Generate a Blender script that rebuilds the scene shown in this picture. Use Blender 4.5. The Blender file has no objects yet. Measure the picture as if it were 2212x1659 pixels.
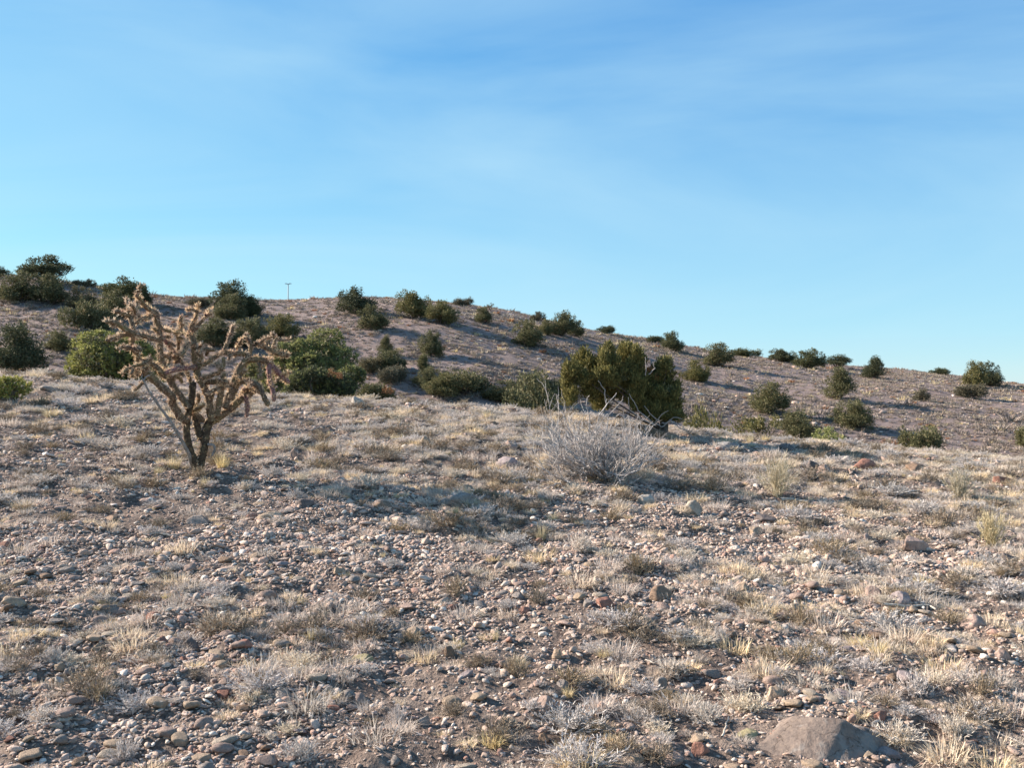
import bpy, math, random
import numpy as np
from mathutils import Vector, Matrix

# ------------------------------------------------------------------ camera, world, sun, exposure
F = 2170.0                      # focal length in photo units (picture 2212 x 1661 units)
CX, CY = 1106.0, 830.5
HY = 850.0                      # eye level row
CAMZ = 1.6
scene = bpy.context.scene
cam_d = bpy.data.cameras.new("camera"); cam = bpy.data.objects.new("camera", cam_d)
scene.collection.objects.link(cam); scene.camera = cam
cam.location = (0, 0, CAMZ)
cam_d.sensor_width = 36.0; cam_d.lens = 36.0 * F / 2212.0
cam_d.clip_start = 0.05; cam_d.clip_end = 3000
PITCH = math.atan((HY - CY) / F)
cam.rotation_euler = (math.radians(90) + PITCH, 0, 0)

SUN_EL = math.radians(26.0)
SUN_H = (-0.95, 0.325)           # horizontal direction towards the sun (x, y)
n_ = math.hypot(*SUN_H); SUN_H = (SUN_H[0]/n_, SUN_H[1]/n_)
sun_dir = Vector((SUN_H[0]*math.cos(SUN_EL), SUN_H[1]*math.cos(SUN_EL), math.sin(SUN_EL)))
sd = bpy.data.lights.new("sun", 'SUN'); so = bpy.data.objects.new("sun", sd)
scene.collection.objects.link(so)
sd.energy = 5.0; sd.angle = math.radians(0.55); sd.color = (1.0, 0.87, 0.75)
so.rotation_euler = sun_dir.to_track_quat('Z', 'Y').to_euler()

w = bpy.data.worlds.new("World"); scene.world = w; w.use_nodes = True
nt = w.node_tree; nt.nodes.clear()
def N(t, **k):
    n = nt.nodes.new(t)
    for a, b in k.items(): setattr(n, a, b)
    return n
sky = N('ShaderNodeTexSky', sky_type='NISHITA'); sky.sun_disc = False
sky.sun_elevation = SUN_EL
sky.sun_rotation = math.atan2(SUN_H[0], SUN_H[1])
sky.altitude = 1800; sky.air_density = 1.0; sky.dust_density = 0.6; sky.ozone_density = 1.6
tc = N('ShaderNodeTexCoord')
hs = N('ShaderNodeHueSaturation'); hs.inputs['Saturation'].default_value = 1.10; hs.inputs['Hue'].default_value = 0.488
tint = N('ShaderNodeMix', data_type='RGBA', blend_type='MULTIPLY'); tint.inputs[0].default_value = 1.0
tint.inputs[7].default_value = (0.96, 1.06, 1.0, 1)
# thin cirrus: streaks of noise over the direction sphere, flattened on a high plane
sep = N('ShaderNodeSeparateXYZ'); mz = N('ShaderNodeMath', operation='MAXIMUM'); mz.inputs[1].default_value = 0.05
dvx = N('ShaderNodeMath', operation='DIVIDE'); dvy = N('ShaderNodeMath', operation='DIVIDE')
cmb = N('ShaderNodeCombineXYZ'); mp = N('ShaderNodeMapping')
mp.inputs['Rotation'].default_value = (0, math.radians(-9), 0); mp.inputs['Scale'].default_value = (1.0, 1.0, 4.2); mp.inputs['Location'].default_value = (0, 0, 0)
no = N('ShaderNodeTexNoise'); no.inputs['Scale'].default_value = 1.5; no.inputs['Detail'].default_value = 8; no.inputs['Roughness'].default_value = 0.52; no.inputs['Distortion'].default_value = 0.7
cr = N('ShaderNodeValToRGB'); cr.color_ramp.elements[0].position = 0.29; cr.color_ramp.elements[1].position = 0.80
cr.color_ramp.elements[1].color = (0.62, 0.62, 0.62, 1)
mixc = N('ShaderNodeMix', data_type='RGBA')
EXPO = 1.5; SKY = 0.10
KS = SKY*2**EXPO
mixc.inputs[7].default_value = (0.58/KS, 0.86/KS, 1.0/KS, 1)
bg = N('ShaderNodeBackground'); bg.inputs['Strength'].default_value = SKY
ow = N('ShaderNodeOutputWorld')
L = nt.links.new
L(tc.outputs['Generated'], sep.inputs[0]); L(sep.outputs[2], mz.inputs[0])
L(sep.outputs[0], dvx.inputs[0]); L(mz.outputs[0], dvx.inputs[1]); L(sep.outputs[1], dvy.inputs[0]); L(mz.outputs[0], dvy.inputs[1])
L(sep.outputs[0], cmb.inputs[0]); L(sep.outputs[1], cmb.inputs[1]); L(sep.outputs[2], cmb.inputs[2]); L(cmb.outputs[0], mp.inputs[0]); L(mp.outputs[0], no.inputs[0])
L(no.outputs[0], cr.inputs[0]); L(sky.outputs[0], hs.inputs['Color']); L(hs.outputs[0], tint.inputs[6])

# tone of this sky: each channel through its own power curve (clear mountain air, deeper blue aloft, pale low down)
sc_ = N('ShaderNodeSeparateColor'); cc_ = N('ShaderNodeCombineColor'); L(tint.outputs[2], sc_.inputs[0])
for i_, (pw_, k_) in enumerate(((0.98, 0.66), (0.76, 0.79), (0.40, 0.96))):
    a_ = N('ShaderNodeMath', operation='MULTIPLY'); a_.inputs[1].default_value = 0.1757
    b_ = N('ShaderNodeMath', operation='POWER'); b_.inputs[1].default_value = pw_
    c_ = N('ShaderNodeMath', operation='MULTIPLY'); c_.inputs[1].default_value = k_/KS
    e_ = N('ShaderNodeMath', operation='MINIMUM'); e_.inputs[1].default_value = 1.05/KS
    L(sc_.outputs[i_], a_.inputs[0]); L(a_.outputs[0], b_.inputs[0]); L(b_.outputs[0], c_.inputs[0]); L(c_.outputs[0], e_.inputs[0]); L(e_.outputs[0], cc_.inputs[i_])
L(cc_.outputs[0], mixc.inputs[6]); L(cr.outputs[0], mixc.inputs[0]); L(mixc.outputs[2], bg.inputs[0]); L(bg.outputs[0], ow.inputs[0])

scene.view_settings.view_transform = 'Standard'; scene.view_settings.look = 'None'
scene.view_settings.exposure = EXPO; scene.view_settings.gamma = 1.0
scene.view_settings.use_curve_mapping = False
scene.render.engine = 'CYCLES'
scene.cycles.max_bounces = 6; scene.cycles.diffuse_bounces = 3; scene.cycles.transparent_max_bounces = 8

RND = np.random.default_rng(7)
random.seed(7)
COL = scene.collection

# ------------------------------------------------------------------ numeric helpers
def _h(ix, iy, s):
    n = (ix.astype(np.int64) * 374761393 + iy.astype(np.int64) * 668265263 + s * 982451653) & 0xffffffff
    n = ((n ^ (n >> 13)) * 1274126177) & 0xffffffff
    n = n ^ (n >> 16)
    return (n & 0xffff) / 65535.0
def vnoise(x, y, s=0):
    x = np.asarray(x, float); y = np.asarray(y, float)
    ix = np.floor(x); iy = np.floor(y); fx = x - ix; fy = y - iy
    fx = fx*fx*(3-2*fx); fy = fy*fy*(3-2*fy)
    a = _h(ix, iy, s); b = _h(ix+1, iy, s); c = _h(ix, iy+1, s); d = _h(ix+1, iy+1, s)
    return (a*(1-fx)+b*fx)*(1-fy) + (c*(1-fx)+d*fx)*fy - 0.5
def fbm(x, y, o=4, s=0, g=0.5):
    r = 0; a = 1.0
    for k in range(o):
        r = r + a*vnoise(x*2**k + 17.3*k, y*2**k - 9.1*k, s+k); a *= g
    return r

KX = np.array([-900, 0, 150, 300, 450, 600, 850, 1000, 1100, 1250, 1400, 1500, 1650, 1800, 1950, 2100, 2212, 3100])
KY = np.array([790, 810, 820, 838, 852, 862, 876, 884, 893, 905, 926, 940, 958, 966, 978, 990, 1000, 1040.])
SX = np.array([-900, 0, 100, 150, 200, 330, 400, 560, 620, 700, 850, 900, 1000, 1100, 1200, 1300, 1400, 1500, 1600, 1700, 1800, 1900, 2000, 2100, 2212, 3100])
SY = np.array([560, 594, 602, 610, 619, 638, 643, 653, 653, 650, 643, 644, 655, 673, 695, 718, 738, 757, 770, 782, 792, 800, 807, 818, 830, 900.])
GU = np.linspace(-3.2, 3.2, 641)
def prof(u, X, Y):
    v = np.interp(GU*F + CX, X, Y)
    k = np.hanning(9); k /= k.sum()
    v = np.convolve(np.pad(v, 4, mode='edge'), k, 'valid')
    return np.interp(u, GU, v)
RB, RC = 46.0, 112.0
def near0(x, y):
    yy = np.maximum(y, -6)
    z = 0.055*yy + 0.003*yy*np.abs(yy)
    xs = 12*np.tanh(x/12)
    return z - 0.0057*xs*np.maximum(yy, 0)
def knoll(x, y, corr=True):
    z = near0(x, np.minimum(y, 22))
    wd = 1.3
    drop = 0.42*wd*np.logaddexp(0, (y-15.0)/wd)
    z = z - drop
    if corr:
        u = np.clip(x/np.maximum(y, 3.0), -3.1, 3.1)
        z = z + np.interp(u, GU, KCORR) * np.clip((y-5.0)/9.0, 0, 1)**1.3
    return z
# crest correction so that the brow of the knoll follows its real outline
ys_ = np.linspace(6, 20, 300)
KCORR = np.zeros_like(GU)
for it in range(6):
    for i, u in enumerate(GU):
        uu = np.clip(u, -1.4, 1.4)
        zz = knoll(uu*ys_, ys_, False) + KCORR[i]*np.clip((ys_-5.0)/9.0, 0, 1)**1.3
        sl = (zz - CAMZ)/ys_; k = int(np.argmax(sl))
        tgt = (HY - prof(np.array([u]), KX, KY)[0])/F
        KCORR[i] += (tgt - sl[k])*ys_[k]
def rc(u): return RC - 10*np.exp(-((u+0.45)/0.2)**2) + 6*np.sin(u*7)
def hill0(x, y, cc):
    u = np.clip(x/np.maximum(y, 10.0), -3.1, 3.1)
    R = rc(u)
    zc = CAMZ + (HY - prof(u, SX, SY))/F*R + np.interp(u, GU, cc)
    zb = -2.3 - 1.0*np.tanh(u*2)
    s = (y - RB)/(R - RB)
    sc = np.clip(s, -0.06, 1.0)
    f = sc*(1.5 - 0.5*sc*sc)
    z = zb + (zc - zb)*f
    z = z - np.maximum(s-1.0, 0)**1.2*(R-RB)*0.10
    return z
HC = np.zeros_like(GU)
yh_ = np.linspace(60, 160, 400)
for it in range(5):
    for i, u in enumerate(GU):
        zz = hill0(u*yh_, yh_, HC)
        sl = (zz - CAMZ)/yh_; k = int(np.argmax(sl))
        tgt = (HY - prof(np.array([u]), SX, SY)[0])/F
        HC[i] += (tgt - sl[k])*yh_[k]
def H(x, y):
    x = np.asarray(x, float); y = np.asarray(y, float)
    a = knoll(x, y)
    b = hill0(x, np.maximum(y, 20), HC)
    # gully floor between the knoll and the hill, then smooth union
    k = 0.8
    m = np.maximum(a, b); d = np.abs(a-b)
    z = np.where(y < 17, a, m + k*np.log1p(np.exp(-d/k)) * np.clip((y-17)/4, 0, 1))
    z = z + 0.030*fbm(x*1.1, y*1.1, 3, 5) * np.clip(1.2 - y/60, 0.2, 1)
    z = z + np.clip((y-24)/20, 0, 1)*(0.45*fbm(x*0.12, y*0.12, 3, 9) + 0.12*fbm(x*0.9, y*0.9, 3, 31))
    # low pads of soil caught by the plants, and rills between
    z = z + np.where(y < 22, 0.085*np.abs(fbm(x*2.3+4, y*2.9, 3, 12)) + 0.030*fbm(x*6.0, y*7.0, 3, 13) + 0.008*fbm(x*19, y*19, 2, 14), 0)
    return z

def hit(px, py, y0=2.5, y1=17.0):
    """where the line of sight through (px, py) first meets the ground between two distances"""
    u = (px - CX)/F; s = (HY - py)/F
    ys = np.linspace(y0, y1, 4000)
    d = H(u*ys, ys) - (CAMZ + s*ys)
    k = np.where(d > 0)[0]
    if len(k): y = ys[k[0]]
    else: y = ys[int(np.argmax(d))]
    return Vector((u*y, y, float(H(u*y, y))))
def hit_far(px, py): return hit(px, py, 24, 135)

# ------------------------------------------------------------------ mesh helpers
def mesh(name, verts, faces=None, tris=None, mat=None, smooth=False):
    me = bpy.data.meshes.new(name)
    if tris is not None:
        v = np.asarray(verts, np.float32); f = np.asarray(tris, np.int32); c = f.shape[1]
        me.vertices.add(len(v)); me.vertices.foreach_set('co', v.ravel())
        me.loops.add(f.size); me.loops.foreach_set('vertex_index', f.ravel())
        me.polygons.add(len(f)); me.polygons.foreach_set('loop_start', np.arange(0, f.size, c, dtype=np.int32))
        me.polygons.foreach_set('loop_total', np.full(len(f), c, np.int32))
        me.update(calc_edges=True)
    else:
        me.from_pydata([tuple(p) for p in verts], [], faces); me.update()
    if smooth: me.polygons.foreach_set('use_smooth', np.ones(len(me.polygons), bool))
    if mat: me.materials.append(mat)
    return me
def obj(name, me, parent=None, loc=None):
    o = bpy.data.objects.new(name, me); COL.objects.link(o)
    if parent: o.parent = parent
    if loc is not None: o.location = loc
    return o
def tag(o, label=None, cat=None, group=None, kind=None):
    if label: o['label'] = label
    if cat: o['category'] = cat
    if group: o['group'] = group
    if kind: o['kind'] = kind
    return o
def empty(name, loc, rz=0, sc=1.0):
    o = bpy.data.objects.new(name, None); COL.objects.link(o); o.location = loc; o.rotation_euler = (0, 0, rz)
    o.scale = (sc, sc, sc) if not hasattr(sc, '__len__') else sc
    o.empty_display_size = 0.1
    return o
def dup(root):
    r = root.copy(); COL.objects.link(r)
    for ch in list(root.children):
        c = ch.copy(); COL.objects.link(c); c.parent = r
    return r
class MB:
    def __init__(s): s.v = []; s.f = []
    def tube(s, pts, rad, seg=6, cap=True):
        pts = [Vector(p) for p in pts]; n = len(pts); b0 = len(s.v)
        up = Vector((0.13, 0.31, 0.94)); prev = None
        for i, p in enumerate(pts):
            t = (pts[min(i+1, n-1)] - pts[max(i-1, 0)])
            t = t.normalized() if t.length > 1e-9 else Vector((0, 0, 1))
            if prev is None:
                a = t.cross(up);
                if a.length < 1e-3: a = t.cross(Vector((1, 0, 0)))
                a.normalize()
            else:
                a = (prev - t*prev.dot(t)).normalized()
            prev = a; b = t.cross(a)
            for k in range(seg):
                an = 2*math.pi*k/seg
                s.v.append(p + (a*math.cos(an) + b*math.sin(an))*rad[i])
        for i in range(n-1):
            for k in range(seg):
                k2 = (k+1) % seg; q = b0+i*seg; r = q+seg
                s.f.append((q+k, q+k2, r+k2, r+k))
        if cap:
            s.v.append(pts[-1] + (pts[-1]-pts[-2]).normalized()*rad[-1]*0.7); e = len(s.v)-1; q = b0+(n-1)*seg
            for k in range(seg): s.f.append((q+k, q+(k+1) % seg, e))
    def build(s, name, mat, smooth=True): return mesh(name, s.v, s.f, mat=mat, smooth=smooth)

# ------------------------------------------------------------------ materials
def newmat(name, rough=0.9, spec=0.2):
    m = bpy.data.materials.new(name); m.use_nodes = True; t = m.node_tree; t.nodes.clear()
    out = t.nodes.new('ShaderNodeOutputMaterial'); p = t.nodes.new('ShaderNodeBsdfPrincipled')
    p.inputs['Roughness'].default_value = rough; p.inputs['Specular IOR Level'].default_value = spec
    t.links.new(p.outputs[0], out.inputs[0])
    return m, t, p, out
def ramp(t, src, stops, interp='LINEAR'):
    r = t.nodes.new('ShaderNodeValToRGB'); e = r.color_ramp.elements; r.color_ramp.interpolation = interp
    e[0].position = stops[0][0]; e[0].color = (*stops[0][1], 1)
    e[1].position = stops[-1][0]; e[1].color = (*stops[-1][1], 1)
    for p, c in stops[1:-1]:
        q = e.new(p); q.color = (*c, 1)
    if src is not None: t.links.new(src, r.inputs[0])
    return r
def noise(t, scale, detail=4, rough=0.55, vec=None, dist=0.0):
    n = t.nodes.new('ShaderNodeTexNoise'); n.inputs['Scale'].default_value = scale; n.inputs['Detail'].default_value = detail
    n.inputs['Roughness'].default_value = rough; n.inputs['Distortion'].default_value = dist
    if vec is not None: t.links.new(vec, n.inputs['Vector'])
    return n
def mixrgb(t, fac, a, b, mode='MIX'):
    m = t.nodes.new('ShaderNodeMix'); m.data_type = 'RGBA'; m.blend_type = mode
    for i, s in ((0, fac), (6, a), (7, b)):
        if isinstance(s, (int, float)): m.inputs[i].default_value = s
        elif isinstance(s, tuple): m.inputs[i].default_value = (*s, 1)
        else: t.links.new(s, m.inputs[i])
    return m.outputs[2]
def bump(t, p, h, strength, dist):
    b = t.nodes.new('ShaderNodeBump'); b.inputs['Strength'].default_value = strength; b.inputs['Distance'].default_value = dist
    t.links.new(h, b.inputs['Height']); t.links.new(b.outputs[0], p.inputs['Normal'])

def mat_ground():
    m, t, p, out = newmat('dry_gravelly_soil', 0.95, 0.1)
    c = t.nodes.new('ShaderNodeTexCoord'); v = c.outputs['Object']
    n1 = noise(t, 0.45, 5, 0.6, v); n2 = noise(t, 5.0, 6, 0.7, v); n3 = noise(t, 38.0, 4, 0.7, v)
    soil = ramp(t, n2.outputs[0], [(0.25, (0.110, 0.084, 0.070)), (0.5, (0.18, 0.142, 0.120)), (0.75, (0.31, 0.26, 0.22))])
    fine = ramp(t, n3.outputs[0], [(0.32, (0.45, 0.42, 0.42)), (0.5, (0.9, 0.88, 0.86)), (0.68, (1.35, 1.3, 1.22))])
    near = mixrgb(t, 1.0, soil.outputs[0], fine.outputs[0], 'MULTIPLY')
    vo = t.nodes.new('ShaderNodeTexVoronoi'); vo.inputs['Scale'].default_value = 3.2; t.links.new(v, vo.inputs['Vector'])
    hn = noise(t, 1.5, 5, 0.75, v)
    hillc = ramp(t, hn.outputs[0], [(0.28, (0.151, 0.119, 0.108)), (0.47, (0.213, 0.168, 0.150)), (0.6, (0.246, 0.197, 0.175)), (0.78, (0.302, 0.252, 0.218))])
    big = ramp(t, n1.outputs[0], [(0.42, (1.0, 0.98, 1.0)), (0.62, (1.0, 0.96, 0.93)), (0.75, (1.12, 0.98, 0.88))])
    hillc2 = mixrgb(t, 1.0, hillc.outputs[0], big.outputs[0], 'MULTIPLY')
    sx = t.nodes.new('ShaderNodeSeparateXYZ'); t.links.new(v, sx.inputs[0])
    mr = t.nodes.new('ShaderNodeMapRange'); mr.inputs[1].default_value = 18; mr.inputs[2].default_value = 26
    t.links.new(sx.outputs[1], mr.inputs[0])
    t.links.new(mixrgb(t, mr.outputs[0], near, hillc2), p.inputs['Base Color'])
    ad = t.nodes.new('ShaderNodeMath'); ad.operation = 'ADD'; t.links.new(n2.outputs[0], ad.inputs[0]); t.links.new(n3.outputs[0], ad.inputs[1])
    bump(t, p, ad.outputs[0], 0.9, 0.03)
    return m
M_GROUND = mat_ground()

def mat_pebble(name, stops, spots=True, rough=0.85):
    m, t, p, out = newmat(name, rough, 0.25)
    oi = t.nodes.new('ShaderNodeObjectInfo')
    base = ramp(t, oi.outputs['Random'], stops)
    c = t.nodes.new('ShaderNodeTexCoord')
    n = noise(t, 3.0, 5, 0.65, c.outputs['Object'])
    var = ramp(t, n.outputs[0], [(0.3, (0.72, 0.70, 0.70)), (0.55, (1.0, 0.98, 0.96)), (0.8, (1.22, 1.18, 1.1))])
    t.links.new(mixrgb(t, 1.0, base.outputs[0], var.outputs[0], 'MULTIPLY'), p.inputs['Base Color'])
    n2 = noise(t, 9.0, 4, 0.7, c.outputs['Object']); bump(t, p, n2.outputs[0], 0.5, 0.05)
    return m
PEB = [(0.0, (0.255, 0.185, 0.156)), (0.14, (0.530, 0.411, 0.327)), (0.28, (0.378, 0.288, 0.237)), (0.42, (0.625, 0.520, 0.436)), (0.54, (0.454, 0.308, 0.241)),
       (0.64, (0.350, 0.284, 0.251)), (0.74, (0.700, 0.615, 0.530)), (0.84, (0.360, 0.204, 0.156)), (0.92, (0.775, 0.719, 0.643)), (1.0, (0.303, 0.237, 0.208))]
M_PEB = mat_pebble('mixed_river_pebble', PEB)

def rock_mat(name, col, var=0.25, spot=None):
    m, t, p, out = newmat(name, 0.88, 0.2)
    c = t.nodes.new('ShaderNodeTexCoord')
    n = noise(t, 5.0, 7, 0.68, c.outputs['Object']); n3 = noise(t, 38.0, 4, 0.7, c.outputs['Object'])
    lo = tuple(x*(1-var) for x in col); hi = tuple(min(1, x*(1+var)) for x in col)
    base = ramp(t, n.outputs[0], [(0.3, lo), (0.5, col), (0.7, hi)])
    sp = ramp(t, n3.outputs[0], [(0.3, (0.66, 0.64, 0.63)), (0.5, (1, 1, 1)), (0.7, (1.2, 1.18, 1.12))])
    t.links.new(mixrgb(t, 1.0, base.outputs[0], sp.outputs[0], 'MULTIPLY'), p.inputs['Base Color'])
    ad = t.nodes.new('ShaderNodeMath'); ad.operation = 'MULTIPLY_ADD'; ad.inputs[1].default_value = 0.35
    t.links.new(n3.outputs[0], ad.inputs[0]); t.links.new(n.outputs[0], ad.inputs[2]); bump(t, p, ad.outputs[0], 0.75, 0.02)
    return m
ROCKC = dict(tan=(0.323, 0.246, 0.178), cream=(0.323, 0.272, 0.217), white=(0.408, 0.365, 0.315), grey=(0.246, 0.212, 0.187), lilac=(0.289, 0.238, 0.230),
             red=(0.255, 0.132, 0.098), brown=(0.204, 0.140, 0.098), dark=(0.128, 0.106, 0.098), pink=(0.306, 0.225, 0.187), olive=(0.255, 0.221, 0.128), blue=(0.212, 0.208, 0.208))
M_ROCK = {k: rock_mat(k + '_stone', v) for k, v in ROCKC.items()}
M_BOULDER = rock_mat('grey_brown_boulder_stone', (0.185, 0.145, 0.120), 0.10)

def weather(m):
    t = m.node_tree; p = [n for n in t.nodes if n.type == 'BSDF_PRINCIPLED'][0]; src = p.inputs['Base Color'].links[0].from_socket
    c = t.nodes.new('ShaderNodeTexCoord'); n = noise(t, 9.0, 6, 0.7, c.outputs['Object'], 0.4)
    r = ramp(t, n.outputs[0], [(0.54, (0, 0, 0)), (0.60, (1, 1, 1))]); col = mixrgb(t, r.outputs[0], src, (0.27, 0.25, 0.225))
    mm = t.nodes.new('ShaderNodeMix'); mm.data_type = 'RGBA'
    w_ = t.nodes.new('ShaderNodeTexVoronoi'); w_.feature = 'DISTANCE_TO_EDGE'; w_.inputs['Scale'].default_value = 4.0
    n2 = noise(t, 7.0, 4, 0.6, c.outputs['Object']); ad = t.nodes.new('ShaderNodeVectorMath'); ad.operation = 'MULTIPLY_ADD'; ad.inputs[1].default_value = (0.25, 0.25, 0.25)
    t.links.new(n2.outputs['Color'], ad.inputs[0]); t.links.new(c.outputs['Object'], ad.inputs[2]); t.links.new(ad.outputs[0], w_.inputs['Vector'])
    rc_ = ramp(t, w_.outputs['Distance'], [(0.0, (0.35, 0.33, 0.32)), (0.012, (1, 1, 1))])
    t.links.new(mixrgb(t, 1.0, mixrgb(t, 0.45, src, col), rc_.outputs[0], 'MULTIPLY'), p.inputs['Base Color'])
weather(M_BOULDER)

def leafy(name, stops, trans=0.25, rough=0.7, nscale=None, n_amt=0.5, obj_var=0.12):
    m, t, p, out = newmat(name, rough, 0.15)
    g = t.nodes.new('ShaderNodeNewGeometry')
    base = ramp(t, g.outputs['Random Per Island'], stops)
    oi = t.nodes.new('ShaderNodeObjectInfo')
    ov = ramp(t, oi.outputs['Random'], [(0.0, (1-obj_var*1.2, 1-obj_var, 1-obj_var)), (0.5, (1.0, 1.0, 1.0)), (1.0, (1+obj_var*1.4, 1+obj_var, 1-obj_var*0.6))])
    col = mixrgb(t, 1.0, base.outputs[0], ov.outputs[0], 'MULTIPLY')
    t.links.new(col, p.inputs['Base Color'])
    if trans > 0:
        tr = t.nodes.new('ShaderNodeBsdfTranslucent'); t.links.new(col, tr.inputs[0])
        mx = t.nodes.new('ShaderNodeMixShader'); mx.inputs[0].default_value = trans
        t.links.new(p.outputs[0], mx.inputs[1]); t.links.new(tr.outputs[0], mx.inputs[2]); t.links.new(mx.outputs[0], out.inputs[0])
    return m
M_JUN = leafy('juniper_foliage', [(0.0, (0.075, 0.079, 0.040)), (0.45, (0.128, 0.130, 0.063)), (0.8, (0.189, 0.180, 0.092)), (1.0, (0.246, 0.194, 0.114))], 0.22)
M_JUNY = leafy('olive_juniper_foliage', [(0.0, (0.075, 0.075, 0.032)), (0.5, (0.136, 0.130, 0.051)), (0.85, (0.220, 0.198, 0.075)), (1.0, (0.282, 0.229, 0.097))], 0.25)
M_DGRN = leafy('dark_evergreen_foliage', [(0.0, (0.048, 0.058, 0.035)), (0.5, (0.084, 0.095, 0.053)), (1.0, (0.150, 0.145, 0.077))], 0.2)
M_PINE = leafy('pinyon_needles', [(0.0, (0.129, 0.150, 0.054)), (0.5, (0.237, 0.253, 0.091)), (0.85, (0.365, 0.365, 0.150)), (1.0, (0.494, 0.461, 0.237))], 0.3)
M_PINEY = leafy('yellow_green_needles', [(0.0, (0.176, 0.176, 0.044)), (0.5, (0.317, 0.299, 0.079)), (1.0, (0.458, 0.405, 0.141))], 0.3)
M_BRUSH = leafy('grey_green_brush', [(0.0, (0.079, 0.072, 0.049)), (0.5, (0.141, 0.128, 0.086)), (1.0, (0.246, 0.211, 0.141))], 0.15)
M_RUST = leafy('rust_brown_dead_foliage', [(0.0, (0.194, 0.088, 0.044)), (1.0, (0.370, 0.185, 0.088))], 0.2)
M_GREY = leafy('pale_grey_dry_grass', [(0.0, (0.374, 0.306, 0.256)), (0.5, (0.612, 0.522, 0.454)), (1.0, (0.809, 0.729, 0.651))], 0.25, obj_var=0.2)
M_STRAW = leafy('straw_coloured_dry_grass', [(0.0, (0.355, 0.286, 0.168)), (0.5, (0.591, 0.493, 0.316)), (1.0, (0.768, 0.690, 0.493))], 0.3, obj_var=0.15)
M_TWIG = leafy('brown_dry_twigs', [(0.0, (0.141, 0.106, 0.079)), (0.5, (0.273, 0.220, 0.167)), (1.0, (0.440, 0.370, 0.290))], 0.1)
M_SAGE = leafy('silver_grey_leaves', [(0.0, (0.329, 0.290, 0.271)), (0.5, (0.561, 0.508, 0.474)), (1.0, (0.774, 0.722, 0.678))], 0.15)
def bark(name, a, b, sc=30):
    m, t, p, out = newmat(name, 0.9, 0.15)
    c = t.nodes.new('ShaderNodeTexCoord'); mp = t.nodes.new('ShaderNodeMapping'); mp.inputs['Scale'].default_value = (1, 1, 0.3)
    t.links.new(c.outputs['Object'], mp.inputs[0]); n = noise(t, sc, 5, 0.7, mp.outputs[0])
    r = ramp(t, n.outputs[0], [(0.35, a), (0.65, b)]); t.links.new(r.outputs[0], p.inputs['Base Color']); bump(t, p, n.outputs[0], 0.7, 0.01)
    return m
M_BARK = bark('grey_juniper_bark', (0.055, 0.042, 0.034), (0.15, 0.12, 0.10), 18)  # bark colour darkened to stand in for the shade beneath the crowns
M_DEAD = bark('weathered_silver_wood', (0.216, 0.196, 0.188), (0.448, 0.416, 0.392), 60)
M_BUSH = bark('grey_bare_twigs', (0.20, 0.18, 0.172), (0.60, 0.565, 0.54), 25)
M_STICK = bark('bleached_dead_wood', (0.336, 0.288, 0.232), (0.560, 0.504, 0.432), 60)
M_DSTICK = bark('dull_grey_dead_wood', (0.160, 0.144, 0.132), (0.336, 0.308, 0.280), 60)

# ------------------------------------------------------------------ the ground sheet
def build_ground():
    ys = [-14.0]
    while ys[-1] < 640:
        y = ys[-1]
        ys.append(y + (0.5 if y < 1.5 else max(0.016, 0.0045*y) if y < 17 else 0.011*y if y < 150 else 0.06*y))
    ys = np.array(ys); t = np.linspace(-1, 1, 1000)
    u = 0.62*t + 0.9*t**5
    Y, U = np.meshgrid(ys, u, indexing='ij'); X = U*(np.maximum(Y, 0) + 3.0)
    Z = H(X, Y)
    v = np.stack([X, Y, Z], -1).reshape(-1, 3); ny, nx = Y.shape
    i = np.arange(ny*nx).reshape(ny, nx)
    q = np.stack([i[:-1, :-1], i[:-1, 1:], i[1:, 1:], i[1:, :-1]], -1).reshape(-1, 4)
    o = obj('ground', mesh('ground', v, tris=q, mat=M_GROUND, smooth=True)); tag(o, kind='structure')
build_ground()

# ------------------------------------------------------------------ stones
def ico(sub):
    import bmesh
    bm = bmesh.new(); bmesh.ops.create_icosphere(bm, subdivisions=sub, radius=1.0)
    v = np.array([p.co[:] for p in bm.verts]); f = np.array([[q.index for q in a.verts] for a in bm.faces]); bm.free()
    return v, f
ICO2, ICO3, ICO4 = ico(2), ico(3), ico(4)
def n3(v, sc, s, o=3):
    r = 0; a = 1
    for k in range(o):
        q = v*sc*2**k
        r = r + a*(vnoise(q[:, 0]+q[:, 2]*0.71, q[:, 1]-q[:, 2]*0.53, s+k) + vnoise(q[:, 1]*0.8+5, q[:, 2]+q[:, 0]*0.6, s+9+k))
        a *= 0.5
    return r
def stone_mesh(name, seed, dims, mat, facets=5, sub=3, rough=0.18, smooth=False):
    rg = np.random.default_rng(seed)
    v, f = {2: ICO2, 3: ICO3, 4: ICO4}[sub]; v = v.copy()
    v *= (1 + rough*n3(v, 1.3, seed*7+1))[:, None]
    for k in range(facets):                     # planar breaks
        d = rg.normal(size=3); d[2] *= 0.8; d /= np.linalg.norm(d); h = rg.uniform(0.48, 0.82)
        pr = v @ d; ex = np.maximum(pr - h, 0); v -= np.outer(ex*0.93, d)
    v *= (1 + rough*0.22*n3(v, 5, seed*3+2))[:, None]
    v[:, 2] = np.where(v[:, 2] < -0.45, -0.45 + (v[:, 2]+0.45)*0.2, v[:, 2])
    v = v*np.array(dims)/2
    return mesh(name, v, tris=f, mat=mat, smooth=smooth)

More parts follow.
